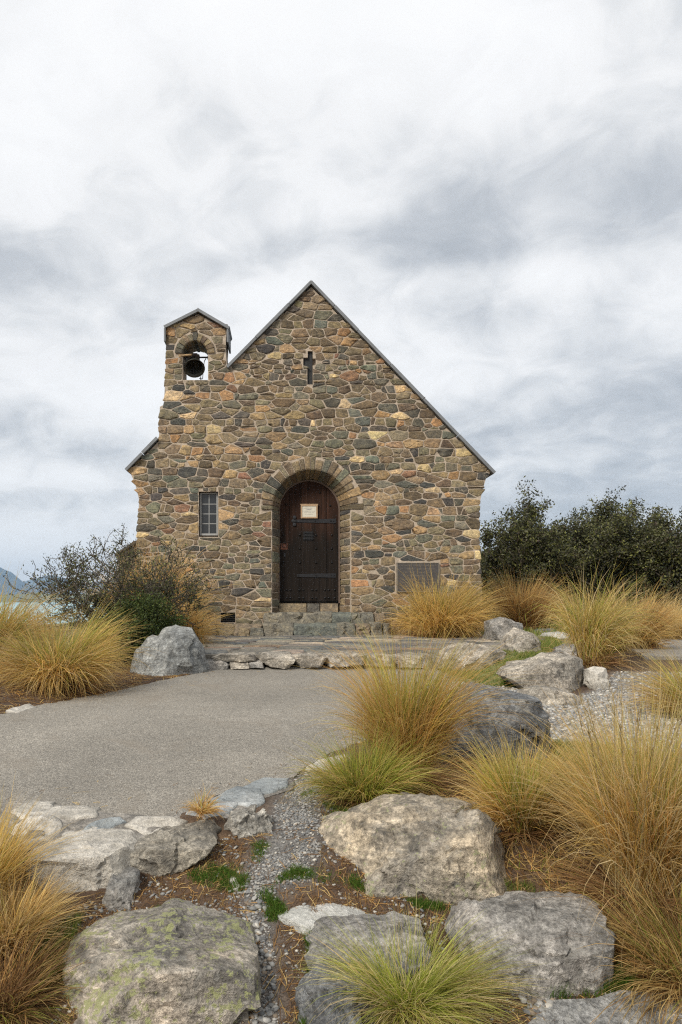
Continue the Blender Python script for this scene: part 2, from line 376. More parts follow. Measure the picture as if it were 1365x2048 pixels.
M = dict(stone=mat_wallstone(), mortar=mat_mortar(), asphalt=mat_asphalt(), soil=mat_ground(), wood=mat_wood(),
         grass=mat_leafy('tussock_blades', 0.5, 0.52), leaf=mat_leafy('leaves', 0.6, 0.2), pebble=mat_col('pebbles', 0.85, 0.4, 0.003, 90),
         bark=plain('bark', (0.085, 0.072, 0.055), 0.9, 0.35, 30, 0, 0.5, 0.006),
         twig=plain('grey_twig', (0.085, 0.07, 0.055), 0.9, 0.3, 30), iron=plain('black_iron', (0.022, 0.022, 0.024), 0.4, 0.3, 60, 0.5), lead=plain('zinc_flashing', (0.155, 0.165, 0.175), 0.6, 0.2, 6, 0.15, 0.15),
         slate=plain('roof_slate', (0.10, 0.11, 0.115), 0.8, 0.3, 8), bronze=plain('bell_bronze', (0.055, 0.055, 0.045), 0.5, 0.3, 25, 0.55),
         paintw=plain('pale_grey_paint', (0.27, 0.275, 0.27), 0.6, 0.12, 30), plaque=plain('plaque_bronze', (0.065, 0.06, 0.058), 0.6, 0.25, 20, 0.2),
         plaque2=plain('plaque_edge', (0.19, 0.17, 0.14), 0.6, 0.2, 20, 0.2), paper=plain('paper', (0.56, 0.53, 0.44), 0.9, 0.05, 15),
         ink=plain('ink', (0.16, 0.17, 0.19), 0.9, 0.1), pine=plain('notice_frame_wood', (0.36, 0.24, 0.14), 0.7, 0.25, 40),
         dark=plain('dark_recess', (0.02, 0.021, 0.022), 0.8, 0.3, 25), void=plain('interior_dark', (0.01, 0.01, 0.01), 0.9, 0.1),
         copper=plain('worn_copper_plate', (0.14, 0.05, 0.025), 0.5, 0.4, 60, 0.4))

# ------------------------------------------------------------------ terrain sheet
def lines(bands):
    out = []
    for a, b, st in bands: out += list(np.arange(a, b, st))
    return np.array(sorted(set(np.round(out + [bands[-1][1]], 4))))
gx = np.concatenate([[-9000, -5000, -2500, -1200, -500, -200, -100, -60, -35, -20, -12, -8, -6, -5, -4.2, -3.6], np.arange(-3.2, 4.6, 0.045), [4.9, 5.6, 6.5, 8, 10, 14, 20, 35, 60, 100, 200, 500, 1200, 2500, 5000, 9000]])
gy = np.concatenate([[-300, -80, -20, -8, -4, -1, 0.5, 1.2], np.arange(1.6, 4.6, 0.03), np.arange(4.6, 9.8, 0.07), np.arange(9.8, 18, 0.35), np.arange(18, 100, 4), [120, 200, 500, 1200, 3000, 9500]])
X, Yg = np.meshgrid(gx, gy); Z = ground(X.ravel(), Yg.ravel())
V = np.stack([X.ravel(), Yg.ravel(), Z], 1); nx, ny = len(gx), len(gy)
ii, jj = np.meshgrid(np.arange(nx - 1), np.arange(ny - 1)); a = (jj * nx + ii).ravel()
Fq = np.stack([a, a + 1, a + nx + 1, a + nx], 1)
PATH_PX = [(560, 1575), (640, 1530), (690, 1510), (700, 1560), (650, 1640), (640, 1720), (620, 1780), (560, 1800), (545, 1900), (560, 2048), (560, 2150), (480, 2150), (500, 2048), (505, 1880), (480, 1780), (520, 1690), (545, 1620)]
PATH = [gp_base(*p) for p in PATH_PX]
GRAV_PX = [(905, 1350), (1000, 1372), (1120, 1400), (1210, 1372), (1230, 1345), (1420, 1345), (1500, 1420), (1480, 1520), (1240, 1500), (1090, 1485), (980, 1510), (880, 1450)]
GRAV = [gp_base(*p) for p in GRAV_PX]
BANK_PX = [(880, 1340), (1000, 1318), (1010, 1280), (1100, 1268), (1130, 1290), (1130, 1370), (1000, 1375), (920, 1366)]
BANK = [gp_base(*p) for p in BANK_PX]
def zone(poly, soft):
    d = dist_poly(V[:, 0], V[:, 1], poly); s = pip(V[:, 0], V[:, 1], poly)
    return np.clip(0.5 + np.where(s, d, -d) / soft, 0, 1)[:, None]
soil = np.array([0.095, 0.060, 0.038]); grav = np.array([0.24, 0.23, 0.215]); lawn = np.array([0.19, 0.20, 0.065])
C = np.tile(soil, (len(V), 1))
straw = smooth((wav(V[:, 0] * 1.7 + 3, V[:, 1] * 1.7) + 0.1) / 0.5)[:, None] * 0.55
C = C * (1 - straw) + np.array([0.16, 0.10, 0.055]) * straw
for poly, cc, s in ((PATH, grav * 0.8, 0.12), (GRAV, grav, 0.1), (BANK, lawn, 0.15)):
    f = zone(poly, s); C = C * (1 - f) + cc * f
f = smooth((V[:, 1] - 9.4) / 1.0)[:, None]; C = C * (1 - f) + np.array([0.21, 0.18, 0.075]) * f
tag(mesh_np('ground', V, Fq, M['soil'], cols=C, smooth_=True, origin='zero'), 'brown soil falling from the path to the lake', kind='structure')

# asphalt forecourt: a slab with a ragged edge
rng = random.Random(5)
edge = []
for i in range(len(ASPH)):
    a, b = Vector(ASPH[i]), Vector(ASPH[(i + 1) % len(ASPH)]); n = max(1, int((b - a).length / 0.05))
    for k in range(n):
        p = a.lerp(b, k / n); r = 0.012 if p.y < 6 else 0.02
        edge.append((p.x + rng.uniform(-r, r), p.y + rng.uniform(-r, r)))
tris = tessellate_polygon([[Vector((x, y, 0)) for x, y in edge]])
nE = len(edge)
zt = gbase(np.array([e[0] for e in edge]), np.array([e[1] for e in edge]))
# fine grid inside for gentle unevenness is not needed: the plane follows gbase along Y
VV = [(x, y, z + 0.004) for (x, y), z in zip(edge, zt)] + [(x + 0.0, y, z - 0.06) for (x, y), z in zip(edge, zt)]
FF = [t if True else t for t in tris] + [(i, (i + 1) % nE, (i + 1) % nE + nE, i + nE) for i in range(nE)]
asph = mesh_py('forecourt_path', VV, FF, M['asphalt'], origin='zero')
import bmesh
bm = bmesh.new(); bm.from_mesh(asph.data)
bmesh.ops.bisect_plane(bm, geom=bm.verts[:] + bm.edges[:] + bm.faces[:], plane_co=(0, 3.45, 0), plane_no=(0, 1, 0), dist=1e-5)
for v in bm.verts:
    pass
bmesh.ops.recalc_face_normals(bm, faces=bm.faces[:]); bm.to_mesh(asph.data); bm.free()
tag(asph, 'weathered pale grey asphalt forecourt', kind='structure')

# ------------------------------------------------------------------ masonry cells (power diagram)
PAL = [((0.175, 0.138, 0.090), 20), ((0.130, 0.102, 0.072), 17), ((0.225, 0.182, 0.120), 15), ((0.175, 0.160, 0.112), 13), ((0.095, 0.090, 0.078), 10),
       ((0.145, 0.145, 0.115), 10), ((0.065, 0.066, 0.066), 6), ((0.125, 0.140, 0.120), 4), ((0.32, 0.235, 0.14), 8), ((0.32, 0.20, 0.11), 3), ((0.22, 0.13, 0.09), 2), ((0.52, 0.42, 0.26), 3)]
def pick(rng, pal=PAL):
    t = rng.uniform(0, sum(w for _, w in pal))
    for c, w in pal:
        t -= w
        if t <= 0: break
    k = rng.uniform(0.82, 1.18)
    return tuple(v * k * m_ * rng.uniform(0.95, 1.05) for v, m_ in zip(c, (1.02, 0.965, 0.875)))
def cells(seeds, wts, ghosts, gw, ax, margin, R, hard=None):
    """anisotropic power cells, each clipped back from its neighbours by margin"""
    S = np.array(seeds + ghosts); W = np.array(wts + gw); A = np.array([1 / ax ** 2, 1.0]); out = []
    for i in range(len(seeds)):
        s = S[i]; d = S - s; q = (d ** 2 * A).sum(1); idx = np.argsort(q)[1:40]
        poly = [(s[0] - R * ax, s[1] - R), (s[0] + R * ax, s[1] - R), (s[0] + R * ax, s[1] + R), (s[0] - R * ax, s[1] + R)]
        cons = []
        for j in idx:
            if q[j] > (3 * R) ** 2: break
            n = 2 * d[j] * A; c = (S[j] ** 2 * A).sum() - (s ** 2 * A).sum() + W[i] - W[j]
            L = math.hypot(*n)
            if L < 1e-9: continue
            cons.append((n / L, c / L - margin))
        if hard: cons += hard[i]
        for n, c in cons:
            new = []
            for k in range(len(poly)):
                p, r = poly[k], poly[(k + 1) % len(poly)]
                dp = p[0] * n[0] + p[1] * n[1] - c; dr = r[0] * n[0] + r[1] * n[1] - c
                if dp <= 0: new.append(p)
                if (dp < 0) != (dr < 0) and dp != dr:
                    t = dp / (dp - dr); new.append((p[0] + t * (r[0] - p[0]), p[1] + t * (r[1] - p[1])))
            poly = new
            if len(poly) < 3: break
        out.append(poly if len(poly) >= 3 else None)
    return out
def hard_lines(seeds, holes, margin, reach=0.5):
    res = []
    for s in seeds:
        cons = []
        for h in holes:
            best = None
            for i in range(len(h)):
                a = h[i]; b = h[(i + 1) % len(h)]; ex, ey = b[0] - a[0], b[1] - a[1]; L = math.hypot(ex, ey)
                if L < 1e-6: continue
                ex /= L; ey /= L; t = min(L, max(0, (s[0] - a[0]) * ex + (s[1] - a[1]) * ey)); fx, fy = a[0] + ex * t, a[1] + ey * t; dd = math.hypot(s[0] - fx, s[1] - fy)
                if best is None or dd < best[0] - 1e-9: best = (dd, fx, fy, ex, ey)
            dd, fx, fy, ex, ey = best
            if dd < reach:
                nx_, ny_ = (fx - s[0]) / max(dd, 1e-6), (fy - s[1]) / max(dd, 1e-6)      # towards the nearest point of the opening
                cons.append((np.array([nx_, ny_]), fx * nx_ + fy * ny_ - margin))
        res.append(cons)
    return res
def area(p): return 0.5 * sum(p[i][0] * p[(i + 1) % len(p)][1] - p[(i + 1) % len(p)][0] * p[i][1] for i in range(len(p)))
def roundpoly(p, rng, t=0.22, jit=0.004):
    if area(p) < 0: p = p[::-1]
    q = []
    for i in range(len(p)):       # drop tiny edges
        a = p[i]; b = p[(i + 1) % len(p)]
        if math.hypot(a[0] - b[0], a[1] - b[1]) > 0.012: q.append(a)
    if len(q) < 3: q = p
    out = []
    for i in range(len(q)):
        a, b = q[i], q[(i + 1) % len(q)]; L = math.hypot(a[0] - b[0], a[1] - b[1])
        for f in ((t, 1 - t) if L < 0.13 else (t * 0.7, 0.5, 1 - t * 0.7)):
            out.append((a[0] + (b[0] - a[0]) * f + rng.gauss(0, jit), a[1] + (b[1] - a[1]) * f + rng.gauss(0, jit)))
    return out
def ghostify(seeds, polys, dist, inside):
    gh, src = [], []
    for k, s in enumerate(seeds):
        for poly in polys:
            for i in range(len(poly)):
                a = poly[i]; b = poly[(i + 1) % len(poly)]; ex, ey = b[0] - a[0], b[1] - a[1]; L = math.hypot(ex, ey)
                if L < 1e-6: continue
                ex /= L; ey /= L; t = (s[0] - a[0]) * ex + (s[1] - a[1]) * ey
                if t < -0.08 or t > L + 0.08: continue
                dd = -(s[0] - a[0]) * ey + (s[1] - a[1]) * ex
                if abs(dd) > dist: continue
                g = (s[0] + 2 * dd * ey, s[1] - 2 * dd * ex)
                if not inside(*g): gh.append(g); src.append(k)
    return gh, src
def stone_geo(poly, mapf, rng, H, base=-0.03, deep=None):
    n = len(poly); cxm = sum(p[0] for p in poly) / n; cym = sum(p[1] for p in poly) / n
    V, Fc = [], []
    tx, ty = rng.uniform(-1, 1), rng.uniform(-1, 1); sz = max(0.05, math.sqrt(abs(area(poly))))
    def ring(k, h, j):
        for p in poly:
            u = cxm + (p[0] - cxm) * k; v = cym + (p[1] - cym) * k
            tilt = (tx * (u - cxm) + ty * (v - cym)) / sz * 0.35 * H
            V.append(mapf(u, v, h + (rng.gauss(0, j) + tilt if h > 0 else 0)))
    ring(1.0, deep if deep is not None else base, 0); ring(1.0, H * 0.28, 0.0006); ring(0.94, H * 0.82, H * 0.12); ring(0.66, H * 1.0, H * 0.2)
    V.append(mapf(cxm, cym, H * (1.0 + rng.uniform(-0.1, 0.25))))
    for r in range(3):
        Fc += [(r * n + i, r * n + (i + 1) % n, (r + 1) * n + (i + 1) % n, (r + 1) * n + i) for i in range(n)]
    Fc += [(3 * n + i, 3 * n + (i + 1) % n, 4 * n) for i in range(n)]
    return V, Fc
def stone_objs(items, name, parent, mat, nmax=300, rng=None, smooth_p=0.5):
    """items: (area, V, F, col); the largest nmax become objects, the rest one stuff part"""
    items.sort(key=lambda t: -t[0]); rest = MB()
    for k, (ar, V, Fc, col) in enumerate(items):
        if k < nmax: mesh_py(name, V, Fc, mat, parent, np.tile(np.array(col), (len(V), 1)), rng.random() < smooth_p, 'mid')
        else: rest.add(V, Fc, col)
    if rest.V:
        o = rest.build('small_' + name + 's', mat, parent, False, True); o['kind'] = 'stuff'

# ------------------------------------------------------------------ the church
FY = 13.0; WT = 0.55
def fp(px, py): return P(px, py, FY)
OUT_PX = [(266, 1290), (268, 1180), (272, 1080), (276, 1000), (268, 968), (259, 948), (257, 941), (316, 881), (316, 846), (318, 812), (326, 808), (328, 760), (331, 700), (332, 656),
          (397, 625), (456, 659), (454, 700), (456, 737), (623, 571), (983, 945), (975, 958), (967, 985), (962, 1010), (961, 1080), (965, 1160), (970, 1290)]
OUTL = [fp(*p) for p in OUT_PX]
ACX, ACZ = fp(623, 1017); AR = 79 / F * FY; RING = 24 / F * FY
BCX, BCZ = fp(391, 707); BR = 25.5 / F * FY; BRING = 17 / F * FY
def arc(cx, cz, r, n=20, a0=0, a1=math.pi): return [(cx + r * math.cos(a0 + (a1 - a0) * i / n), cz + r * math.sin(a0 + (a1 - a0) * i / n)) for i in range(n + 1)]
zb_door = fp(0, 1252)[1]; zb_bell = fp(0, 760)[1]
door_in = arc(ACX, ACZ, AR) + [(ACX - AR, zb_door), (ACX + AR, zb_door)]
door_ex = arc(ACX, ACZ, AR + RING, 20, math.radians(-2), math.radians(182)) + [(ACX - AR, ACZ - 0.02), (ACX - AR, zb_door), (ACX + AR, zb_door), (ACX + AR, ACZ - 0.02)]
bell_in = arc(BCX, BCZ, BR, 14) + [(BCX - BR, zb_bell), (BCX + BR, zb_bell)]
bell_ex = arc(BCX, BCZ, BR + BRING, 14) + [(BCX - BR, BCZ), (BCX - BR, zb_bell), (BCX + BR, zb_bell), (BCX + BR, BCZ)]
def rect(x0, y0, x1, y1): a = fp(x0, y0); b = fp(x1, y1); return [(a[0], a[1]), (a[0], b[1]), (b[0], b[1]), (b[0], a[1])]
win = rect(398, 983, 437, 1074); vent = rect(442, 1225, 471, 1245)
cross = [fp(*p) for p in [(616, 702), (616, 715), (607, 715), (607, 731), (615, 733), (615, 769), (626, 769), (626, 731), (632, 730), (632, 717), (626, 717), (626, 702)]]
plaq = rect(791, 1123, 880, 1186)
outl = OUTL
if area(outl) < 0: outl = outl[::-1]
# body of the wall (mortar), pulled in a little from the stone faces
def offset(poly, d):
    n = len(poly); out = []
    for i in range(n):
        a, b, c = Vector(poly[i - 1]), Vector(poly[i]), Vector(poly[(i + 1) % n])
        e1 = (b - a).normalized(); e2 = (c - b).normalized(); nn = (Vector((-e1.y, e1.x)) + Vector((-e2.y, e2.x)))
        nn.normalize(); out.append((b.x + nn.x * d, b.y + nn.y * d))
    return out
body = offset(outl, 0.022)
church = empty('stone_church', (ACX, FY, 0.87), 'small fieldstone church with steep gable, bellcote and arched dark wooden door', 'church')
BX2, BZ2 = P(619.5, 1020, FY + 0.36); BR2 = 59.5 / F * (FY + 0.36)
VW, FW = [], []
def addface(outer, holes, y, flip=False):
    polys = [outer] + holes; b = len(VW)
    pts = [p for q in polys for p in q]
    VW.extend([(p[0], y, p[1]) for p in pts])
    t = tessellate_polygon([[Vector((p[0], p[1], 0)) for p in q] for q in polys])
    FW.extend([tuple(b + i for i in (x[::-1] if flip else x)) for x in t])
def skirt(p0, y0, p1, y1):
    b = len(VW); n = len(p0); VW.extend([(p[0], y0, p[1]) for p in p0] + [(p[0], y1, p[1]) for p in p1])
    FW.extend([(b + i, b + (i + 1) % n, b + n + (i + 1) % n, b + n + i) for i in range(n)])
door_back = arc(BX2, BZ2, BR2) + [(BX2 - BR2, zb_door), (BX2 + BR2, zb_door)]
addface(body, [door_in, bell_in, win, vent, cross], FY)
addface(body, [bell_in], FY + WT, True)
skirt(body, FY, body, FY + WT)
skirt(door_in, FY, door_back, FY + 0.40); addface(door_back, [], FY + 0.42)
skirt(bell_in, FY, bell_in, FY + WT)
for h, d in ((win, 0.16), (vent, 0.12), (cross, 0.10)):
    skirt(h, FY, h, FY + d); addface(h, [], FY + d)
wall = mesh_py('gable_wall', VW, FW, M['mortar'], church, origin='base')
# recess backs
m = MB(); m.prism_y([fp(*p) for p in [(616, 702), (616, 715), (607, 715), (607, 731), (615, 733), (615, 769), (625.5, 769), (625.5, 702)]], FY + 0.045, FY + 0.095); m.build('cross', M['dark'], church)
# voussoirs, each running through the splay to the door plane
rng = random.Random(11); n = 22; angs = [0.0]
for k in range(n): angs.append(angs[-1] + rng.uniform(0.7, 1.35))
angs = [-0.03 + a / angs[-1] * (math.pi + 0.06) for a in angs]
gapA = 0.011
for k in range(n):
    a0, a1 = angs[k] + gapA, angs[k + 1] - gapA; r1 = AR + RING * rng.choice([0.66, 0.8, 0.9, 1.0, 1.12]) * rng.uniform(0.95, 1.03)
    key = abs((a0 + a1) / 2 - math.pi / 2) < 0.09
    if key: r1 = AR + RING * 1.08
    pr = rng.uniform(0.016, 0.04); V = []; m_ = 3
    for (dy, ra, rb, cx_, cz_) in ((-pr, AR + 0.012, r1 - 0.012, ACX, ACZ), (-pr + 0.012, AR - 0.012, r1, ACX, ACZ), (0.37, BR2 - 0.012, BR2 + 0.15, BX2, BZ2)):
        for r in (ra, rb):
            for j in range(m_):
                sh = 0.008 if dy == -pr else 0
                a = a0 + sh + (a1 - a0 - 2 * sh) * j / (m_ - 1)
                jt = rng.gauss(0, 0.003)
                V.append((cx_ + (r + jt) * math.cos(a), FY + dy + rng.gauss(0, 0.002), cz_ + (r + jt) * math.sin(a)))
    Fc = []
    for L in range(2):
        b = L * 2 * m_; c = b + 2 * m_
        for j in range(m_ - 1):
            Fc.append((b + j, b + j + 1, c + j + 1, c + j)); Fc.append((b + m_ + j, c + m_ + j, c + m_ + j + 1, b + m_ + j + 1))
        Fc.append((b, c, c + m_, b + m_)); Fc.append((b + m_ - 1, b + 2 * m_ - 1, c + 2 * m_ - 1, c + m_ - 1))
    for j in range(m_ - 1): Fc.append((j, j + m_, j + m_ + 1, j + 1))
    col = pick(rng, PAL[:9]); mesh_py('voussoir', V, Fc, M['stone'], wall, np.tile(np.array(col), (len(V), 1)), origin='mid')
n = 11
for k in range(n):
    a0 = math.pi * k / n + 0.02; a1 = math.pi * (k + 1) / n - 0.02; r1 = BR + BRING * rng.uniform(0.75, 0.98); V = []
    for dy, r0_ in ((-0.03, BR + 0.006), (-0.015, BR - 0.008), (WT + 0.01, BR - 0.008 + rng.uniform(-0.01, 0.012))):
        for r in (r0_, r1 if dy < 0.3 else BR + 0.04):
            for a in (a0, a1): V.append((BCX + r * math.cos(a), FY + dy, BCZ + r * math.sin(a)))
    Fc = [(0, 2, 3, 1)]
    for L in range(2):
        b = 4 * L; Fc += [(b, b + 1, b + 5, b + 4), (b + 2, b + 6, b + 7, b + 3), (b, b + 4, b + 6, b + 2), (b + 1, b + 3, b + 7, b + 5)]
    mesh_py('voussoir', V, Fc, M['stone'], wall, np.tile(np.array(pick(rng, PAL[:9])), (len(V), 1)), origin='mid')
# jamb stones lining the splay
for side in (-1, 1):
    z = zb_door + 0.01
    while z < ACZ - 0.06:
        hgt = min(rng.uniform(0.075, 0.19), ACZ - z - 0.005); x0 = ACX + side * AR; x1 = BX2 + side * BR2
        def mp_(u, v, h, side=side, x0=x0, x1=x1):
            return (x0 + (x1 - x0) * u - side * h * 0.95, FY + 0.01 + 0.37 * u, v)
        split = rng.random() < 0.3
        for (u0, u1) in (((0.03, 0.5), (0.54, 0.97)) if split else ((0.03, 0.97),)):
            poly = roundpoly([(u0, z + 0.009), (u1, z + 0.009), (u1, z + hgt - 0.009), (u0, z + hgt - 0.009)], rng, 0.1, 0.003)
            V, Fc = stone_geo(poly, mp_, rng, rng.uniform(0.008, 0.022), -0.02)
            c = pick(rng, PAL[:8]); mesh_py('jamb_stone', V, Fc, M['stone'], wall, np.tile(np.array(c), (len(V), 1)), origin='mid')
        z += hgt
# facade stones
rng = random.Random(23)
holes = [door_ex, bell_ex, win, vent, cross, plaq]
def inside_f(x, z):
    if not bool(pip(np.array([x]), np.array([z]), outl)[0]): return False
    return not any(bool(pip(np.array([x]), np.array([z]), h)[0]) for h in holes)
allx = [p[0] for p in outl]; allz = [p[1] for p in outl]
seeds, wts = [], []
z = min(allz) + 0.05; row = 0
while z < max(allz):
    rh = rng.choice([0.07, 0.09, 0.115, 0.13, 0.15, 0.18]) * rng.uniform(0.9, 1.1)
    x = min(allx) - rng.uniform(0, 0.2); slope = rng.uniform(-0.02, 0.02)
    while x < max(allx):
        w = rh * rng.choice([0.8, 1.1, 1.4, 1.7, 2.1, 2.7]) * rng.uniform(0.9, 1.1)
        sx, sz = x + w / 2, z + rh / 2 + slope * x + rng.gauss(0, rh * 0.10)
        if rng.random() < 0.14 and w > 0.16:
            cand = [(sx, sz - rh * 0.27, -0.0008), (sx + rng.uniform(-0.02, 0.02), sz + rh * 0.27, -0.0008)]
        else: cand = [(sx, sz, rng.gauss(0, 0.0022) - (0.0035 if rng.random() < 0.15 else 0))]
        for (a, b, wgt) in cand:
            if inside_f(a, b): seeds.append((a, b)); wts.append(wgt)
        x += w
    z += rh
gh, src = ghostify(seeds, [outl], 0.36, inside_f)
_all = np.array(seeds + gh)
for _ in range(9000):          # fill what the courses left bare
    a, b = rng.uniform(min(allx), max(allx)), rng.uniform(min(allz), max(allz))
    q = (((_all[:, 0] - a) / 1.9) ** 2 + (_all[:, 1] - b) ** 2).min()
    if q > 0.092 ** 2 and inside_f(a, b) and min(float(dist_poly(np.array([a]), np.array([b]), h)[0]) for h in [outl] + holes) > 0.03:
        seeds.append((a, b)); wts.append(0.0); _all = np.vstack([_all, [a, b]])
gh, src = ghostify(seeds, [outl], 0.36, inside_f)
cl_ = cells(seeds, wts, gh, [wts[k] for k in src], 2.1, 0.0078, 0.30, hard_lines(seeds, holes, 0.008))
def mapf(u, v, h): return (u, FY - h, v)
items = []
for poly, s in zip(cl_, seeds):
    if poly is None or abs(area(poly)) < 0.0022: continue
    mrg = rng.random()
    poly = roundpoly(poly, rng, rng.uniform(0.04, 0.15), 0.003)
    H = rng.uniform(0.005, 0.022)
    dmin = float(dist_poly(np.array([s[0]]), np.array([s[1]]), outl)[0])
    V, Fc = stone_geo(poly, mapf, rng, H, -0.03, deep=-0.30 if dmin < 0.16 else None)
    # dark stones gather a little towards the base and the left edge
    c = tuple(v * rng.uniform(0.8, 1.22) for v in (lambda q, g: (q[0] * g, q[1] * g, q[2] * g))(pick(rng), rng.uniform(0.78, 1.25))) if False else tuple(v * g_ for v, g_ in zip(pick(rng), [rng.uniform(0.84, 1.2)] * 3))
    items.append((abs(area(poly)), V, Fc, c))
print('facade stones', len(items))
stone_objs(items, 'stone', wall, M['stone'], 300, rng, 0.45)

# nave behind: side walls, back gable, roof
def fpl(*ps): return [fp(*p) for p in ps]
ndeep = 10.5
nave = MB(); L0, R0 = fp(276, 1290), fp(961, 1290); eL, eR = fp(268, 962), fp(972, 962); ap = fp(623, 590)
nave.prism_y([(L0[0], 0.8), (R0[0], 0.8), (R0[0], eR[1]), (ap[0], ap[1]), (L0[0], eL[1])], FY + WT - 0.05, FY + ndeep)
nave.build('nave_walls', M['mortar'], church)
def slab(a, b, th, y0, y1, name, mat):
    a = Vector(a); b = Vector(b); d = (b - a).normalized(); nrm = Vector((-d.y, d.x))
    if nrm.y < 0: nrm = -nrm
    m = MB(); m.prism_y([tuple(a), tuple(b), tuple(b + nrm * th), tuple(a + nrm * th)], y0, y1); return m.build(name, mat, church)
RT = 0.045
apx = fp(623, 570); rL = fp(254, 942); rR = fp(986, 948)
slab(rL, apx, RT, FY + WT + 0.002, FY + ndeep + 0.1, 'roof', M['slate']); slab(apx, rR, RT, FY + WT + 0.002, FY + ndeep + 0.1, 'roof', M['slate'])
def pieces(a, b, cuts, name='coping'):
    a = Vector(fp(*a)); b = Vector(fp(*b)); ts = [0] + cuts + [1]
    for i in range(len(ts) - 1):
        p = a.lerp(b, ts[i]); q = a.lerp(b, ts[i + 1]); d = (q - p).normalized() * 0.004
        up_ = q.y > p.y; e = d * 9
        if i == 0 and not up_: p = p - e
        if i == len(ts) - 2 and up_: q = q + e
        slab(p + (d if i else d * 0), q - (d if i < len(ts) - 2 else d * 0), 0.044 + 0.004 * (i % 2), FY - (0.075 if up_ else 0.078), FY + WT, name, M['lead'])
pieces((623, 571), (986, 949), [0.12, 0.25, 0.43, 0.61, 0.8]); pieces((457, 738), (622, 571), [0.35, 0.75]); pieces((255, 943), (315, 882), [0.55])
pieces((331, 659), (397, 626), []); pieces((398, 626), (458, 661), []); 
for (x, y) in ((331, 660), (456, 662)):      # short drip returns under the bellcote eaves
    a = fp(x, y); boxobj('drip_edge', M['lead'], church, a[0] - 0.012, a[0] + 0.014, FY - 0.07, FY + WT, a[1] - 0.20, a[1] + 0.01)
# lean-to shoulder on the left
sh = [P(*p, 14.2) for p in [(228, 1300), (236, 1180), (240, 1140), (232, 1108), (268, 1082), (300, 1075), (300, 1300)]]
m = MB(); m.prism_y(sh, 14.2, 15.2, (0.13, 0.10, 0.07)); m.build('buttress', M['stone'], church, cols=True)
a = P(230, 1110, 14.2); b = P(302, 1068, 14.2); m = MB(); m.prism_y([(a[0], a[1] - 0.02), (b[0], b[1] - 0.02), (b[0], b[1] + 0.03), (a[0] + 0.02, a[1] + 0.03)], 14.15, 15.25, (0.10, 0.085, 0.065)); m.build('buttress_cap', M['stone'], church, cols=True)

# window
wy = FY + 0.10; (wx0, wz1), (wx1, wz0) = P(401, 986, wy), P(436.5, 1071, wy)
wf = MB(); t = 0.024
wf.box(wx0, wx0 + t, wy - 0.03, wy + 0.03, wz0, wz1); wf.box(wx1 - t, wx1, wy - 0.03, wy + 0.03, wz0, wz1)
wf.box(wx0 + t, wx1 - t, wy - 0.03, wy + 0.03, wz0, wz0 + t * 1.3); wf.box(wx0 + t, wx1 - t, wy - 0.03, wy + 0.03, wz1 - t * 0.9, wz1)
window = wf.build('window', M['paintw'], church)
glass, gnt, gb = new_mat('leaded_glass'); gb.inputs['Base Color'].default_value = (0.018, 0.02, 0.022, 1); gb.inputs['Roughness'].default_value = 0.12
bump(gnt, gb, NOISE(gnt, pos(gnt), 9, 3), 0.25, 0.01)
xm = (wx0 + wx1) / 2; hz = (wz1 - wz0 - 2.2 * t) / 4
for r in range(4):
    for c in range(2):
        x0 = wx0 + t if c == 0 else xm; x1 = xm if c == 0 else wx1 - t; z0 = wz0 + t * 1.3 + hz * r
        boxobj('pane', glass, window, x0 + 0.005, x1 - 0.005, wy + 0.004, wy + 0.010, z0 + 0.005, z0 + hz - 0.005)
    if r: boxobj('glazing_bar', M['paintw'], window, wx0 + t, wx1 - t, wy - 0.004, wy + 0.012, z0 - 0.006, z0 + 0.006)
boxobj('glazing_bar', M['paintw'], window, xm - 0.006, xm + 0.006, wy - 0.006, wy + 0.002, wz0 + t, wz1 - t)
boxobj('backing', M['void'], window, wx0 - .0, wx1 + .0, wy + 0.034, wy + 0.05, wz0, wz1)
# vent grille
(vx0, vz1), (vx1, vz0) = fp(443.5, 1226.5), fp(470, 1243.5)
gr = boxobj('vent', M['void'], church, vx0 - 0.01, vx1 + 0.01, FY + 0.07, FY + 0.115, vz0 - 0.01, vz1 + 0.01)
for k in range(4): boxobj('vent_bar', M['iron'], gr, vx0, vx1, FY + 0.04, FY + 0.055, vz0 + (vz1 - vz0) * (k + .4) / 4, vz0 + (vz1 - vz0) * (k + .6) / 4)
for k in range(7): boxobj('vent_bar', M['iron'], gr, vx0 + (vx1 - vx0) * (k + .4) / 7, vx0 + (vx1 - vx0) * (k + .6) / 7, FY + 0.056, FY + 0.068, vz0, vz1)
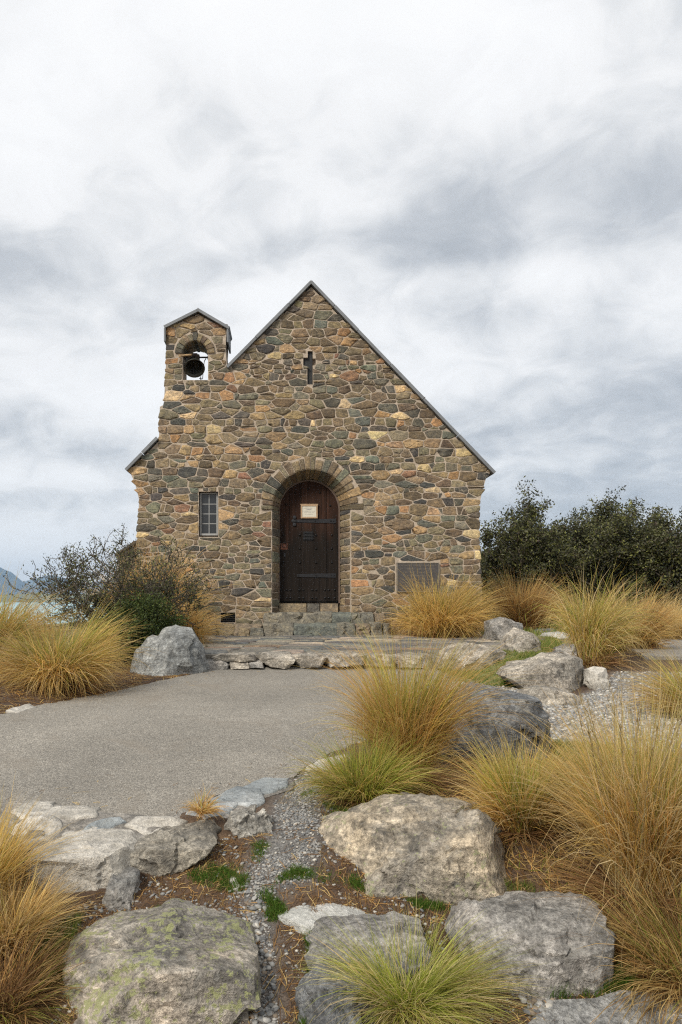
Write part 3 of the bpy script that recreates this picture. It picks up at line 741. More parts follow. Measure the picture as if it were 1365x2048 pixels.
# plaque with rows of small raised, worn, unreadable letters
(px0, pz1), (px1, pz0) = fp(793.5, 1125.5), fp(878, 1184)
plq = boxobj('plaque', M['plaque'], church, px0, px1, FY - 0.035, FY + 0.03, pz0, pz1)
for q in ((px0, px1, pz1 - 0.012, pz1), (px0, px1, pz0, pz0 + 0.012), (px0, px0 + 0.012, pz0 + 0.012, pz1 - 0.012), (px1 - 0.012, px1, pz0 + 0.012, pz1 - 0.012)):
    boxobj('plaque_rim', M['plaque2'], plq, q[0], q[1], FY - 0.045, FY - 0.0352, q[2], q[3])
m = MB(); rows = 8
for r in range(rows):
    zc_ = pz1 - 0.045 - r * (pz1 - pz0 - 0.08) / (rows - 1); x = px0 + (0.04 if r == 0 else rng.uniform(0.06, 0.11)); xe = px1 - (0.04 if r == 0 else rng.uniform(0.06, 0.11)); hh = 0.013 if r == 0 else 0.0095
    while x < xe:
        w = rng.uniform(0.005, 0.011)
        if rng.random() > 0.16:
            m.box(x, x + 0.003, FY - 0.038, FY - 0.0352, zc_ - hh, zc_ + hh); q = rng.choice([-1, 0, 1])
            m.box(x + 0.003, x + w, FY - 0.038, FY - 0.0352, zc_ + q * hh * 0.8 - 0.0015, zc_ + q * hh * 0.8 + 0.0015)
        x += w + 0.005
m.build('lettering', M['plaque2'], plq)['kind'] = 'stuff'

# ---- door
DY = FY + 0.34
def dp(px, py): return P(px, py, DY)
dcx, dcz = dp(618.5, 1022); dr = 60.5 / F * DY
dz0 = dp(0, 1204)[1]; edges_px = [556, 578.5, 603, 628.5, 654, 680]
door = empty('door', Vector((dcx, DY, dz0)) - wloc(church)); door.parent = church
for i in range(5):
    xa, xb = dp(edges_px[i], 0)[0] + 0.003, dp(edges_px[i + 1], 0)[0] - 0.003
    xa = max(xa, dcx - dr + 0.001); xb = min(xb, dcx + dr - 0.001); top = []
    for k in range(9):
        x = xb + (xa - xb) * k / 8; top.append((x, dcz + math.sqrt(max(0, dr * dr - (x - dcx) ** 2))))
    m = MB(); m.prism_y([(xa, dz0), (xb, dz0)] + top, DY + rng.uniform(-0.003, 0.003), DY + 0.05, (rng.uniform(0.8, 1.2),) * 3)
    m.build('plank', M['wood'], door, cols=True)
boxobj('weather_bar', M['wood'], door, dp(559, 0)[0], dp(677, 0)[0], DY - 0.02, DY - 0.001, dz0 - 0.01, dz0 + 0.022)
# slim inner frame on the hinge side
m = MB(); fr = arc(dcx, dcz, dr + 0.012, 22) ; fi = arc(dcx, dcz, dr - 0.014, 22)
fr = [(dcx + dr + 0.012, dz0 - 0.02)] + fr + [(dcx - dr - 0.012, dz0 - 0.02)]; fi = [(dcx + dr - 0.014, dz0 - 0.02)] + fi + [(dcx - dr + 0.014, dz0 - 0.02)]
Vf, Ff = [], []
for y in (DY - 0.03, DY + 0.04):
    Vf += [(x, y, z) for x, z in fr] + [(x, y, z) for x, z in fi]
k = len(fr)
for i in range(k - 1): Ff += [(i, i + 1, k + i + 1, k + i), (k + i, k + i + 1, 3 * k + i + 1, 3 * k + i), (i, 2 * k + i, 2 * k + i + 1, i + 1)]
mesh_py('door_frame', Vf, Ff, plain('frame_wood', (0.11, 0.075, 0.055), 0.8, 0.3, 20), door)
for (py, xl, tip) in ((1042, 590, True), (1151, 594, False)):
    a = dp(xl, py); b = dp(672, py); m = MB()
    m.prism_y([(a[0], a[1] - 0.022), (b[0] - 0.1, a[1] - 0.035), (b[0], a[1] - 0.036), (b[0], a[1] + 0.036), (b[0] - 0.1, a[1] + 0.035), (a[0], a[1] + 0.022)], DY - 0.012, DY - 0.0035)
    hg = m.build('strap_hinge', M['iron'], door)
    if tip:
        for dz_ in (-0.06, 0.0, 0.06):
            m = MB(); c = Vector((a[0] - 0.005 - (0.02 if dz_ == 0 else 0), DY - 0.013, a[1] + dz_)); m.lathe(c, (0, -1, 0), [(0.034, 0), (0.030, 0.006), (0.0, 0.009)], 10); m.build('hinge_scroll', M['iron'], hg)
    for fx in (0.04, 0.5, 0.88, 0.95):
        m = MB(); c = Vector((a[0] + (b[0] - a[0]) * fx, DY - 0.012, a[1])); m.lathe(c, (0, -1, 0), [(0.013, 0), (0.010, 0.009), (0.0, 0.013)], 8); m.build('rivet', M['iron'], hg, True)
studs = [(591, 985), (616, 978), (640, 985), (661, 1011), (573, 1009)] + [(x, y) for y in (1070, 1097, 1125) for x in (600, 632.5, 664)] + [(567, y) for y in (1070, 1124, 1153)] + \
    [(x, y) for y in (1180, 1196) for x in (561.5, 574, 581, 599, 607, 625, 633, 650, 658, 670)]
for (x, y) in studs:
    c = dp(x, y); m = MB(); m.lathe((c[0], DY - 0.003, c[1]), (0, -1, 0), [(0.019, 0), (0.014, 0.013), (0.0, 0.022)], 6); m.build('stud', M['iron'], door)
# peephole grille, ring handle on its plate, keyhole plate
a = dp(607, 1063); b = dp(627, 1081); boxobj('grille_box', M['void'], door, a[0], b[0], DY - 0.010, DY - 0.004, b[1], a[1])
gb_ = MB()
for k in range(4): x = a[0] + (b[0] - a[0]) * (k + .5) / 4; gb_.box(x - 0.004, x + 0.004, DY - 0.02, DY - 0.0105, b[1], a[1])
for k in range(3): z = b[1] + (a[1] - b[1]) * (k + .5) / 3; gb_.box(a[0], b[0], DY - 0.026, DY - 0.0205, z - 0.004, z + 0.004)
gb_.build('grille', M['iron'], door)
a = dp(562, 1087); b = dp(575.5, 1099); boxobj('handle_plate', M['copper'], door, a[0], b[0], DY - 0.008, DY - 0.004, b[1], a[1])
c = dp(569, 1090); m = MB(); m.lathe((c[0], DY - 0.03, c[1]), (0.1, -1, 0), [(0.034, -0.006), (0.044, -0.006), (0.044, 0.006), (0.034, 0.006), (0.034, -0.006)], 16); m.tube((c[0], DY - 0.005, c[1] + 0.035), (c[0], DY - 0.04, c[1] + 0.035), 0.012); m.build('ring_handle', M['iron'], door, True)
c = dp(570, 1110); boxobj('keyhole_plate', M['iron'], door, c[0] - 0.014, c[0] + 0.014, DY - 0.008, DY - 0.004, c[1] - 0.03, c[1] + 0.03)
# notice in its frame
a = dp(602, 1010); b = dp(635.5, 1037); NY = DY - 0.03
nb = boxobj('notice_board', M['pine'], door, a[0], b[0], NY, NY + 0.016, b[1], a[1])
for q in ((a[0], b[0], a[1] - 0.022, a[1]), (a[0], b[0], b[1], b[1] + 0.022), (a[0], a[0] + 0.022, b[1] + 0.022, a[1] - 0.022), (b[0] - 0.022, b[0], b[1] + 0.022, a[1] - 0.022)):
    boxobj('notice_frame', M['pine'], nb, q[0], q[1], NY - 0.010, NY - 0.0005, q[2], q[3]) if False else None
m = MB()
for q in ((a[0], b[0], a[1] - 0.022, a[1]), (a[0], b[0], b[1], b[1] + 0.022), (a[0], a[0] + 0.022, b[1] + 0.022, a[1] - 0.022), (b[0] - 0.022, b[0], b[1] + 0.022, a[1] - 0.022), (a[0] - 0.008, b[0] + 0.008, a[1] + 0.0005, a[1] + 0.014)):
    m.box(q[0], q[1], NY - 0.012, NY - 0.0005, q[2], q[3])
m.build('notice_frame', M['pine'], door)
boxobj('notice_paper', M['paper'], door, a[0] + 0.024, b[0] - 0.024, NY - 0.004, NY - 0.0008, b[1] + 0.024, a[1] - 0.024)
m = MB(); 
for r, (f0, f1, hh) in enumerate([(0.12, 0.88, 0.0045), (0.32, 0.66, 0.0055), (0.1, 0.9, 0.003), (0.15, 0.8, 0.0025), (0.2, 0.75, 0.0025)]):
    z = a[1] - 0.055 - r * 0.026; x = a[0] + 0.02 + (b[0] - a[0] - 0.04) * f0; xe = a[0] + 0.02 + (b[0] - a[0] - 0.04) * f1
    while x < xe:
        w = rng.uniform(0.003, 0.006); m.box(x, x + w, NY - 0.0052, NY - 0.0042, z - hh, z + hh); x += w + (0.0025 if rng.random() < 0.8 else 0.008)
m.build('notice_text', M['ink'], door)['kind'] = 'stuff'
# threshold stones under the door
xs = [dp(558, 0)[0], dp(614, 0)[0], dp(640, 0)[0], dp(677, 0)[0]]; tz0, tz1 = dp(0, 1224)[1], dp(0, 1207)[1]
for i, c in enumerate([(0.25, 0.20, 0.13), (0.13, 0.12, 0.10), (0.24, 0.19, 0.13)]):
    m = MB(); m.box(xs[i] + 0.008, xs[i + 1] - 0.008, DY - 0.05, DY + 0.05, tz0, tz1, c); m.build('threshold_stone', M['stone'], wall, cols=True)

# ---- bell (hangs in the bellcote)
BY = FY + 0.28
bc = Vector(P3(388, 716, BY))
bell = empty('bell', bc, 'dark bronze church bell tilted mouth forward in the bellcote arch', 'bell')
tilt = Vector((0.10, -0.66, -0.72)).normalized(); k = 1.12
prof = [(0.0, 0.02), (0.055, 0.022), (0.085, 0.045), (0.095, 0.08), (0.105, 0.14), (0.122, 0.185), (0.152, 0.225), (0.155, 0.235), (0.146, 0.238), (0.118, 0.19), (0.098, 0.14), (0.085, 0.08), (0.0, 0.05)]
m = MB(); m.lathe(bc + Vector((0, 0.04, -0.02)), tilt, [(r * k, h * k) for r, h in prof], 28); m.build('bell_body', M['bronze'], bell, True)
m = MB(); e = bc + Vector((0, 0.04, -0.02)) + Vector((0, -0.3, -0.95)).normalized() * 0.24; m.tube(bc + Vector((0, 0.02, -0.06)), e, 0.010, 0.012, 6); m.lathe(e, (0, -0.3, -1), [(0, -0.03), (0.022, -0.012), (0.024, 0.008), (0, 0.03)], 8); m.build('clapper', M['iron'], bell, True)
m = MB(); m.box(bc.x - 0.095, bc.x + 0.095, bc.y - 0.045, bc.y + 0.055, bc.z - 0.055, bc.z + 0.05); m.box(bc.x - 0.062, bc.x + 0.062, bc.y - 0.03, bc.y + 0.04, bc.z + 0.05, bc.z + 0.072); m.build('headstock', plain('weathered_timber', (0.07, 0.055, 0.045), 0.8, 0.3), bell)
m = MB(); m.tube((BCX - BR - 0.01, bc.y, bc.z + 0.01), (BCX + BR + 0.01, bc.y, bc.z + 0.01), 0.014, n=8); m.build('axle', M['iron'], bell)
for s in (-1, 1): boxobj('bearing', M['iron'], bell, BCX + s * BR - 0.035, BCX + s * BR + 0.035, bc.y - 0.03, bc.y + 0.03, bc.z - 0.022, bc.z + 0.03)
lv = P3(409, 723, BY - 0.03); l2 = P3(405.5, 758, BY - 0.03); m = MB(); m.tube((BCX + BR - 0.05, BY - 0.03, bc.z), lv, 0.008); m.tube(lv, l2, 0.006); m.tube(l2, P3(399, 757, BY - 0.03), 0.007); m.tube(P3(402, 753, BY - .03), P3(402, 761, BY - .03), 0.008); m.build('bell_lever', M['iron'], bell)

# ------------------------------------------------------------------ rough blocks and boulders
def icos(sub):
    bm = bmesh.new(); bmesh.ops.create_icosphere(bm, subdivisions=sub, radius=1.0); bm.verts.ensure_lookup_table()
    V = np.array([v.co[:] for v in bm.verts]); Fc = np.array([[v.index for v in f.verts] for f in bm.faces]); bm.free(); return V, Fc
ICO = {k: icos(k) for k in (1, 2, 3, 4, 5)}
def fractal(Pts, scale, seed, octv=5):
    out = np.empty(len(Pts)); off = Vector((seed * 7.13, seed * 3.7, seed * 1.9))
    for i, p in enumerate(Pts): out[i] = mnoise.fractal(Vector(p) * scale + off, 0.9, 2.1, octv)
    return out
def rock_geo(outline, cyy, depth, seed, sub=4, k=0.42, cuts=9, amp=0.035, planes=(), pw=11.0, extra=5, infl=1.05):
    """outline: XZ silhouette polygon in metres; the body has real depth behind and in front of it"""
    D, Fc = ICO[sub]; rg = np.random.RandomState(seed)
    cx_ = np.mean([p[0] for p in outline]); cz_ = np.mean([p[1] for p in outline])
    outline = [(cx_ + (p[0] - cx_) * infl, cz_ + (p[1] - cz_) * infl) for p in outline]
    n = len(outline); th = np.arctan2(D[:, 2], D[:, 0]); r = np.zeros(len(D)); dx, dz = np.cos(th), np.sin(th)
    for i in range(n):
        ax_, az_ = outline[i][0] - cx_, outline[i][1] - cz_; bx_, bz_ = outline[(i + 1) % n][0] - cx_, outline[(i + 1) % n][1] - cz_
        ex, ez = bx_ - ax_, bz_ - az_; den = dx * ez - dz * ex; den = np.where(abs(den) < 1e-9, 1e-9, den)
        t = (ax_ * ez - az_ * ex) / den; u = (ax_ * dz - az_ * dx) / den
        r = np.where((t > 0) & (u >= -1e-6) & (u <= 1 + 1e-6), np.maximum(r, t), r)
    hxz = np.hypot(D[:, 0], D[:, 2]); t1 = r / np.maximum(hxz, 1e-3); t2 = depth / np.maximum(abs(D[:, 1]), 1e-3)
    tt = (t1 ** -pw + t2 ** -pw) ** (-1 / pw); V = D * tt[:, None]; size = r.mean()
    for c in range(cuts + extra):
        u = rg.uniform(); a, b = rg.uniform(-1, 1, 2)
        if u < 0.55: nv = np.array([a * 1.1, -1.0, b * 0.75 + 0.35])
        elif u < 0.75: nv = np.array([a * 0.5, -0.3 + b * 0.3, 1.0])
        else: nv = np.array([np.sign(a) * 1.0, -0.7, abs(b) * 0.6])
        nv /= np.linalg.norm(nv); s = V @ nv; lim = s.max() * rg.uniform(0.66, 0.9); f = s > lim; V[f] -= np.outer((s[f] - lim) * 0.97, nv)
    for (nv, frac) in planes:
        nv = np.array(nv, float); nv /= np.linalg.norm(nv); s = V @ nv; lim = s.max() * frac; f = s > lim; V[f] -= np.outer((s[f] - lim) * 0.95, nv)
    nrm = V / np.maximum(np.linalg.norm(V, axis=1), 1e-6)[:, None]
    d1 = fractal(V / size, 1.1, seed, 4); d2 = fractal(V / size, 3.6, seed + 9, 5)
    # fracture facets: every cell of the broken surface is a plane with its own tilt
    fac = np.zeros(len(V)); Vn = V / size + 0.12 * np.stack([d1, d2, d1 - d2], 1)
    for nc, am in ((12, 0.6), (45, 0.42), (160, 0.16)):
        cc = Vn[rg.randint(0, len(V), nc)]; own = ((Vn[:, None] - cc[None]) ** 2).sum(2).argmin(1); gr_ = rg.normal(size=(nc, 3)); gr_ /= np.linalg.norm(gr_, axis=1)[:, None]
        fac += am * ((Vn - cc[own]) * gr_[own]).sum(1) * 1.6 + am * 0.25 * rg.normal(size=nc)[own]
    V = V + nrm * ((d1 * 0.7 + d2 * 0.35 + fac * 4.2) * amp * size * 1.25)[:, None]
    return V + np.array([cx_, cyy, cz_]), Fc
R1 = mat_rock('greywacke_lichened', (0.135, 0.125, 0.11), (0.21, 0.19, 0.16), (0.33, 0.28, 0.22), 0.75, seed=1, dark=0.45)
R2 = mat_rock('greywacke_cream', (0.14, 0.13, 0.115), (0.25, 0.215, 0.165), (0.40, 0.325, 0.225), 0.05, (0.26, 0.27, 0.14), seed=2, dark=0.55)
R3 = mat_rock('greywacke_grey', (0.115, 0.115, 0.11), (0.19, 0.18, 0.165), (0.29, 0.265, 0.235), 0.0, seed=3, dark=0.45)
R4 = mat_rock('greywacke_dark', (0.055, 0.058, 0.06), (0.10, 0.105, 0.11), (0.175, 0.175, 0.17), 0.0, seed=4, dark=0.3, white=0.35)
R5 = mat_rock('pale_slab', (0.28, 0.285, 0.27), (0.35, 0.35, 0.325), (0.44, 0.43, 0.40), 0.0, seed=5, dark=0.08, white=0.1, con=0.4)
R6 = mat_rock('worn_white', (0.27, 0.25, 0.21), (0.40, 0.375, 0.33), (0.50, 0.47, 0.42), 0.0, seed=6, dark=0.2, white=0.3, con=0.45)
R7 = mat_rock('blue_slab', (0.17, 0.19, 0.20), (0.24, 0.26, 0.265), (0.34, 0.35, 0.345), 0.0, seed=7, dark=0.1, white=0.15, con=0.4)
def boulder(name, label, px_outline, mat, seed, depth, Yc=None, sub=4, sink=0.06, group=None, **kw):
    by = max(p[1] for p in px_outline); bx = np.mean([p[0] for p in px_outline])
    if Yc is None: Yc = gp_base(bx, by)[1] + depth * 0.75
    ty_ = min(p[1] for p in px_outline)
    ol = [P(x, y, Yc + depth * (0.62 - 1.15 * (y - ty_) / (by - ty_))) for x, y in px_outline]
    ol = [((x - PX) / F * Yc, q[1]) for (x, y), q in zip(px_outline, ol)]
    zmin = min(p[1] for p in ol); ol = [(x, z - (sink if z < zmin + 0.35 * (max(q[1] for q in ol) - zmin) else 0)) for x, z in ol]
    V, Fc = rock_geo(ol, Yc, depth, seed, sub, **kw)
    o = mesh_np(name, V, Fc, mat, smooth_=True); o.data.set_sharp_from_angle(angle=math.radians(24)); return tag(o, label, 'rock', group)

boulder('boulder', 'large boxy boulder spotted with yellow green lichen, bottom left', [(126, 1990), (132, 1890), (168, 1856), (250, 1836), (330, 1818), (400, 1832), (470, 1852), (506, 1868), (514, 1960), (512, 2070), (500, 2120), (140, 2120), (126, 2060)],
        R1, 31, 0.27, Yc=2.72, sub=5, cuts=0, extra=3, planes=[((0, -0.22, 1), 0.84), ((0.12, -1, 0.06), 0.84), ((-1, -0.5, 0), 0.9)], amp=0.026, pw=24, infl=0.98)
boulder('boulder', 'biggest cream and grey boulder with orange stained hollow, right of the gravel path', [(648, 1690), (662, 1660), (720, 1625), (790, 1598), (860, 1590), (925, 1606), (985, 1672), (1030, 1738), (1035, 1765), (1015, 1800), (950, 1815), (860, 1812), (810, 1785), (740, 1750), (700, 1722)],
        R2, 42, 0.32, Yc=3.25, sub=5, k=0.4, cuts=2, planes=[((-0.25, -0.5, 1), 0.74), ((-0.1, -1, 0.1), 0.78), ((0.8, -0.5, 0.5), 0.8), ((-0.8, -0.6, 0.7), 0.80)], amp=0.045, infl=0.99)
boulder('boulder', 'broad grey boulder with pale flat top and dark front, lower right', [(925, 1880), (945, 1835), (985, 1798), (1060, 1795), (1150, 1805), (1205, 1832), (1230, 1862), (1222, 1920), (1150, 1975), (1060, 1985), (970, 1960), (930, 1925)],
        R3, 53, 0.20, Yc=2.74, sub=5, k=0.33, cuts=2, planes=[((-0.1, -0.45, 1), 0.62), ((0.25, -1, -0.1), 0.72)], amp=0.03)
boulder('boulder', 'rounded mottled grey boulder just below the flat pale slab', [(622, 1890), (650, 1856), (720, 1836), (800, 1838), (850, 1850), (855, 1900), (820, 1960), (740, 1975), (660, 1945), (622, 1910)],
        R3, 64, 0.17, Yc=2.72, sub=5, k=0.42, cuts=3, planes=[((0, -0.7, 1), 0.72)], amp=0.03)
boulder('boulder', 'dark grey low boulder half hidden by the bright green tussock', [(595, 2010), (612, 1975), (640, 1945), (700, 1935), (760, 1960), (770, 2040), (740, 2080), (600, 2080)],
        R4, 75, 0.16, Yc=2.5, sub=4, cuts=8, amp=0.03)
boulder('stone_slab', 'flat pale grey slab lying on soil beside the gravel path', [(555, 1800), (600, 1778), (660, 1775), (720, 1795), (735, 1812), (690, 1830), (620, 1845), (570, 1840)],
        R5, 86, 0.19, Yc=3.02, sub=5, k=0.5, cuts=0, extra=1, planes=[((0.0, -0.25, 1), 0.7)], amp=0.02, sink=0.02)
boulder('boulder', 'grey sharp edged boulder left of the paved terrace', [(262, 1340), (268, 1310), (300, 1275), (345, 1258), (375, 1262), (400, 1300), (410, 1335), (375, 1352), (320, 1352), (280, 1348)],
        mat_rock('greywacke_blue', (0.10, 0.105, 0.105), (0.17, 0.175, 0.17), (0.26, 0.26, 0.245), 0.0, seed=8), 97, 0.34, Yc=8.25, sub=4, cuts=7, planes=[((0.5, -1, 0.4), 0.72), ((-0.5, -1, 0.5), 0.75)], amp=0.03)
boulder('boulder', 'dark slate grey upright boulder behind the middle tussock', [(885, 1500), (900, 1440), (925, 1398), (970, 1368), (1020, 1366), (1042, 1385), (1048, 1415), (1075, 1440), (1090, 1480), (1085, 1520), (1000, 1530), (900, 1530)],
        R4, 108, 0.26, Yc=4.75, sub=5, cuts=0, extra=2, planes=[((0.9, -0.8, 0.1), 0.72), ((-0.45, -1, 0.25), 0.78)], amp=0.03, pw=18, infl=1.08)
R8 = mat_rock('bank_rock', (0.15, 0.14, 0.12), (0.24, 0.215, 0.18), (0.36, 0.32, 0.26), 0.0, seed=9, dark=0.4)
for lab, ol, sd_, dp_, mt in (
    ('pinkish grey rock ending the terrace kerb on the right', [(886, 1335), (890, 1300), (930, 1283), (960, 1290), (1018, 1296), (1020, 1312), (960, 1328), (930, 1342)], 1, 0.28, R8),
    ('grey rock at the foot of the orange tussock by the church corner', [(975, 1278), (980, 1245), (1010, 1234), (1045, 1250), (1048, 1275), (1010, 1284)], 2, 0.3, R3),
    ('smooth pale boulder beside the terrace on the grass', [(1013, 1298), (1018, 1270), (1045, 1257), (1075, 1275), (1087, 1298), (1050, 1304)], 3, 0.25, R8),
    ('long humped pale rock at the foot of the grassy bank', [(1012, 1352), (1022, 1324), (1060, 1313), (1110, 1312), (1150, 1320), (1178, 1338), (1174, 1366), (1140, 1384), (1100, 1382), (1050, 1370)], 4, 0.3, R8),
    ('small blocky cream rock at the right end of the bank', [(1176, 1372), (1178, 1340), (1196, 1332), (1215, 1338), (1216, 1368), (1200, 1380)], 5, 0.13, R6),
    ('low flat rock edging the gravel under the bank', [(1035, 1398), (1045, 1378), (1090, 1374), (1140, 1380), (1162, 1395), (1155, 1410), (1100, 1412), (1050, 1408)], 6, 0.2, R8),
    ('small grey rock under the drooping tall tussock', [(1115, 1325), (1118, 1295), (1135, 1285), (1160, 1300), (1168, 1328), (1140, 1335)], 7, 0.18, R3),
    ('flat pale stone set in the lawn beyond the bank', [(1085, 1273), (1090, 1266), (1125, 1264), (1150, 1270), (1145, 1277), (1100, 1278)], 8, 0.3, R5),
    ('dark flat stone lying in the lawn', [(1072, 1262), (1078, 1258), (1110, 1257), (1120, 1262), (1110, 1267), (1080, 1267)], 9, 0.3, R4),
    ('small pale rock between grass tufts by the path', [(446, 1778), (455, 1756), (470, 1750), (484, 1760), (480, 1782), (460, 1790)], 10, 0.06, R6),
    ('little grey bone shaped stone on the straw', [(362, 1800), (375, 1794), (390, 1790), (405, 1795), (406, 1806), (390, 1810), (370, 1806)], 11, 0.045, R5),
    ('small grey stone in the gravel path', [(480, 1815), (485, 1795), (500, 1790), (515, 1800), (512, 1822), (492, 1825)], 12, 0.05, R3)):
    boulder('rock', lab, ol, mt, 200 + sd_, dp_, sub=3 if sd_ > 4 else 4, cuts=7, amp=0.04)

# edging stones along the near side of the asphalt
def slabstone(name, label, quad_px, th, mat, seed, z_top=None, sub=4, par=None, cat='edging stone', group=None):
    """flat irregular stone from the outline of its top face, given on the ground"""
    rg = random.Random(seed); qx, qy = np.mean([p[0] for p in quad_px]), np.mean([p[1] for p in quad_px]); pts = [gp_base(qx + (p[0] - qx) * 1.13, qy + (p[1] - qy) * 1.18) for p in quad_px]
    cxs = np.mean([p[0] for p in pts]); cys = np.mean([p[1] for p in pts])
    fine = []
    for i in range(len(pts)):
        a, b = Vector(pts[i]), Vector(pts[(i + 1) % len(pts)]); n = max(2, int((b - a).length / 0.03))
        for q in range(n):
            p = a.lerp(b, q / n); fine.append((p.x + rg.gauss(0, 0.004), p.y + rg.gauss(0, 0.004)))
    n = len(fine); V = []; zt_ = [float(gbase(np.array([x]), np.array([y]))[0]) for x, y in fine]
    zc2 = float(gbase(np.array([cxs]), np.array([cys]))[0]) if z_top is None else z_top
    rings = [(1.0, -th), (1.02, -th * 0.5), (1.0, 0.002), (0.97, 0.012), (0.88, 0.017), (0.7, 0.018), (0.45, 0.018), (0.2, 0.018)]
    for f, h in rings:
        for (x, y), z in zip(fine, zt_):
            X_, Y_ = cxs + (x - cxs) * f, cys + (y - cys) * f
            zz = (z if z_top is None else z_top) ; 
            V.append((X_, Y_, zz + h + mnoise.fractal(Vector((X_ * 9, Y_ * 9, seed)), 1, 2, 4) * 0.006))
    V.append((cxs, cys, zc2 + 0.018)); Fc = []
    for r in range(len(rings) - 1): Fc += [(r * n + i, r * n + (i + 1) % n, (r + 1) * n + (i + 1) % n, (r + 1) * n + i) for i in range(n)]
    b = (len(rings) - 1) * n; Fc += [(b + i, b + (i + 1) % n, len(V) - 1) for i in range(n)]
    if area(fine) < 0: Fc = [f[::-1] for f in Fc]
    return tag(mesh_py(name, V, Fc, mat, par, smooth_=True), label, cat, group)
for k, (lab, q, mt) in enumerate((
    ('pale triangular edging slab at the far left by the tussock', [(28, 1628), (60, 1610), (108, 1612), (98, 1630), (45, 1640)], R6),
    ('white flat edging slab second from the left, touching the asphalt', [(88, 1634), (110, 1620), (160, 1619), (196, 1624), (186, 1638), (140, 1642)], R6),
    ('wide pale edging slab behind the left straw tussock', [(22, 1668), (55, 1644), (100, 1640), (124, 1656), (100, 1680), (50, 1690)], R6),
    ('narrow blue grey slab between the white slabs', [(162, 1668), (190, 1652), (240, 1642), (250, 1650), (215, 1662)], R7),
    ('white angular slab at the asphalt tip above the boulders', [(254, 1658), (275, 1642), (340, 1642), (368, 1650), (350, 1666), (300, 1674)], R6),
    ('pale blue grey slab right of the asphalt tip', [(376, 1632), (400, 1610), (435, 1603), (476, 1612), (455, 1630), (410, 1642)], R7),
    ('smooth blue grey slab, middle of the three right of the tip', [(440, 1598), (475, 1580), (520, 1584), (526, 1606), (505, 1617), (460, 1608)], R7),
    ('dark blue slab with wavy top nearest the gravel path', [(490, 1578), (530, 1562), (575, 1564), (572, 1578), (530, 1590)], R7),
    ('low pale slab beside the middle tussock at the asphalt edge', [(615, 1540), (640, 1524), (690, 1516), (700, 1524), (660, 1540)], R6),
    ('cream crazy slab in front of the dark upright boulder', [(880, 1408), (892, 1378), (925, 1368), (945, 1382), (925, 1402), (900, 1414)], R6),
    ('thin pale kerb slab far left under the big tussock', [(16, 1424), (60, 1412), (72, 1418), (40, 1428)], R6))):
    slabstone('edging_stone', lab, q, 0.10, mt, 300 + k)
boulder('boulder', 'white topped boulder holding up the left end of the asphalt', [(76, 1712), (82, 1690), (120, 1672), (190, 1660), (250, 1664), (278, 1690), (272, 1745), (240, 1790), (190, 1792), (150, 1770), (100, 1740)],
        R6, 411, 0.19, Yc=3.24, sub=5, cuts=0, extra=1, planes=[((0, -0.25, 1), 0.8), ((0.1, -1, 0), 0.85)], amp=0.028, sink=0.05, pw=20, infl=1.06)
boulder('boulder', 'brown grey overhanging rock right of the white topped boulder', [(268, 1705), (290, 1672), (350, 1655), (410, 1650), (428, 1668), (415, 1692), (350, 1712), (300, 1745), (275, 1740)],
        mat_rock('concrete_rock', (0.13, 0.115, 0.09), (0.21, 0.19, 0.155), (0.29, 0.265, 0.22), 0, seed=12, dark=0.5), 422, 0.15, Yc=3.3, sub=5, cuts=0, extra=1, planes=[((0, -0.25, 1), 0.75)], amp=0.035, pw=18, infl=1.08)
boulder('rock', 'narrow tilted grey rock under the white topped boulder', [(208, 1790), (222, 1740), (250, 1730), (275, 1745), (262, 1800), (235, 1820), (212, 1812)],
        R3, 433, 0.09, Yc=3.05, sub=4, cuts=6, amp=0.03)
boulder('rock', 'crusty pebbly concrete lump below the blue grey slabs', [(455, 1650), (462, 1626), (500, 1620), (545, 1628), (546, 1655), (520, 1676), (480, 1680), (460, 1668)],
        mat_rock('pebbly_concrete', (0.16, 0.15, 0.13), (0.26, 0.245, 0.215), (0.36, 0.34, 0.30), 0, seed=13, dark=0.6, white=0.6), 444, 0.09, Yc=3.42, sub=5, cuts=4, amp=0.06)

# terrace: bed, flagstones, kerb stones
TER = [gp_base(412, 1324), gp_base(880, 1324)]
TER = [(-1.0, 8.74), (1.68, 8.74), (2.3, 9.3), (3.3, 10.4), (4.0, 12.2), (4.0, 12.75), (-2.3, 12.75), (-2.2, 11.2), (-1.55, 9.6)]
def tz(y): return float(np.interp(y, [8.5, 12.6], [0.862, 0.892]))
m = MB(); nT = len(TER)
m.add([(x, y, tz(y) - 0.012) for x, y in TER] + [(x, y, 0.6) for x, y in TER], [tuple(range(nT))] + [(i, i + nT, (i + 1) % nT + nT, (i + 1) % nT) for i in range(nT)])
bed = m.build('terrace', plain('terrace_mortar', (0.17, 0.155, 0.13), 0.95, 0.3, 25)); tag(bed, 'terrace of irregular flagstones before the church door', kind='structure')
rng = random.Random(77); seeds, wts = [], []; inT = lambda x, y: bool(pip(np.array([x]), np.array([y]), TER)[0])
y = 8.86
while y < 12.75:
    rh = rng.uniform(0.20, 0.36); x = -2.4 + rng.uniform(0, 0.3)
    while x < 4.1:
        w = rng.uniform(0.28, 0.62); sx, sy = x + w / 2, y + rh / 2 + rng.gauss(0, 0.05)
        if inT(sx, sy): seeds.append((sx, sy)); wts.append(rng.gauss(0, 0.006))
        x += w
    y += rh
TER2 = [(-1.15, 8.80), (1.85, 8.80)] + TER[2:-1] + [TER[-1]]
gh, src = ghostify(seeds, [TER2], 0.4, lambda x, y: bool(pip(np.array([x]), np.array([y]), TER2)[0]))
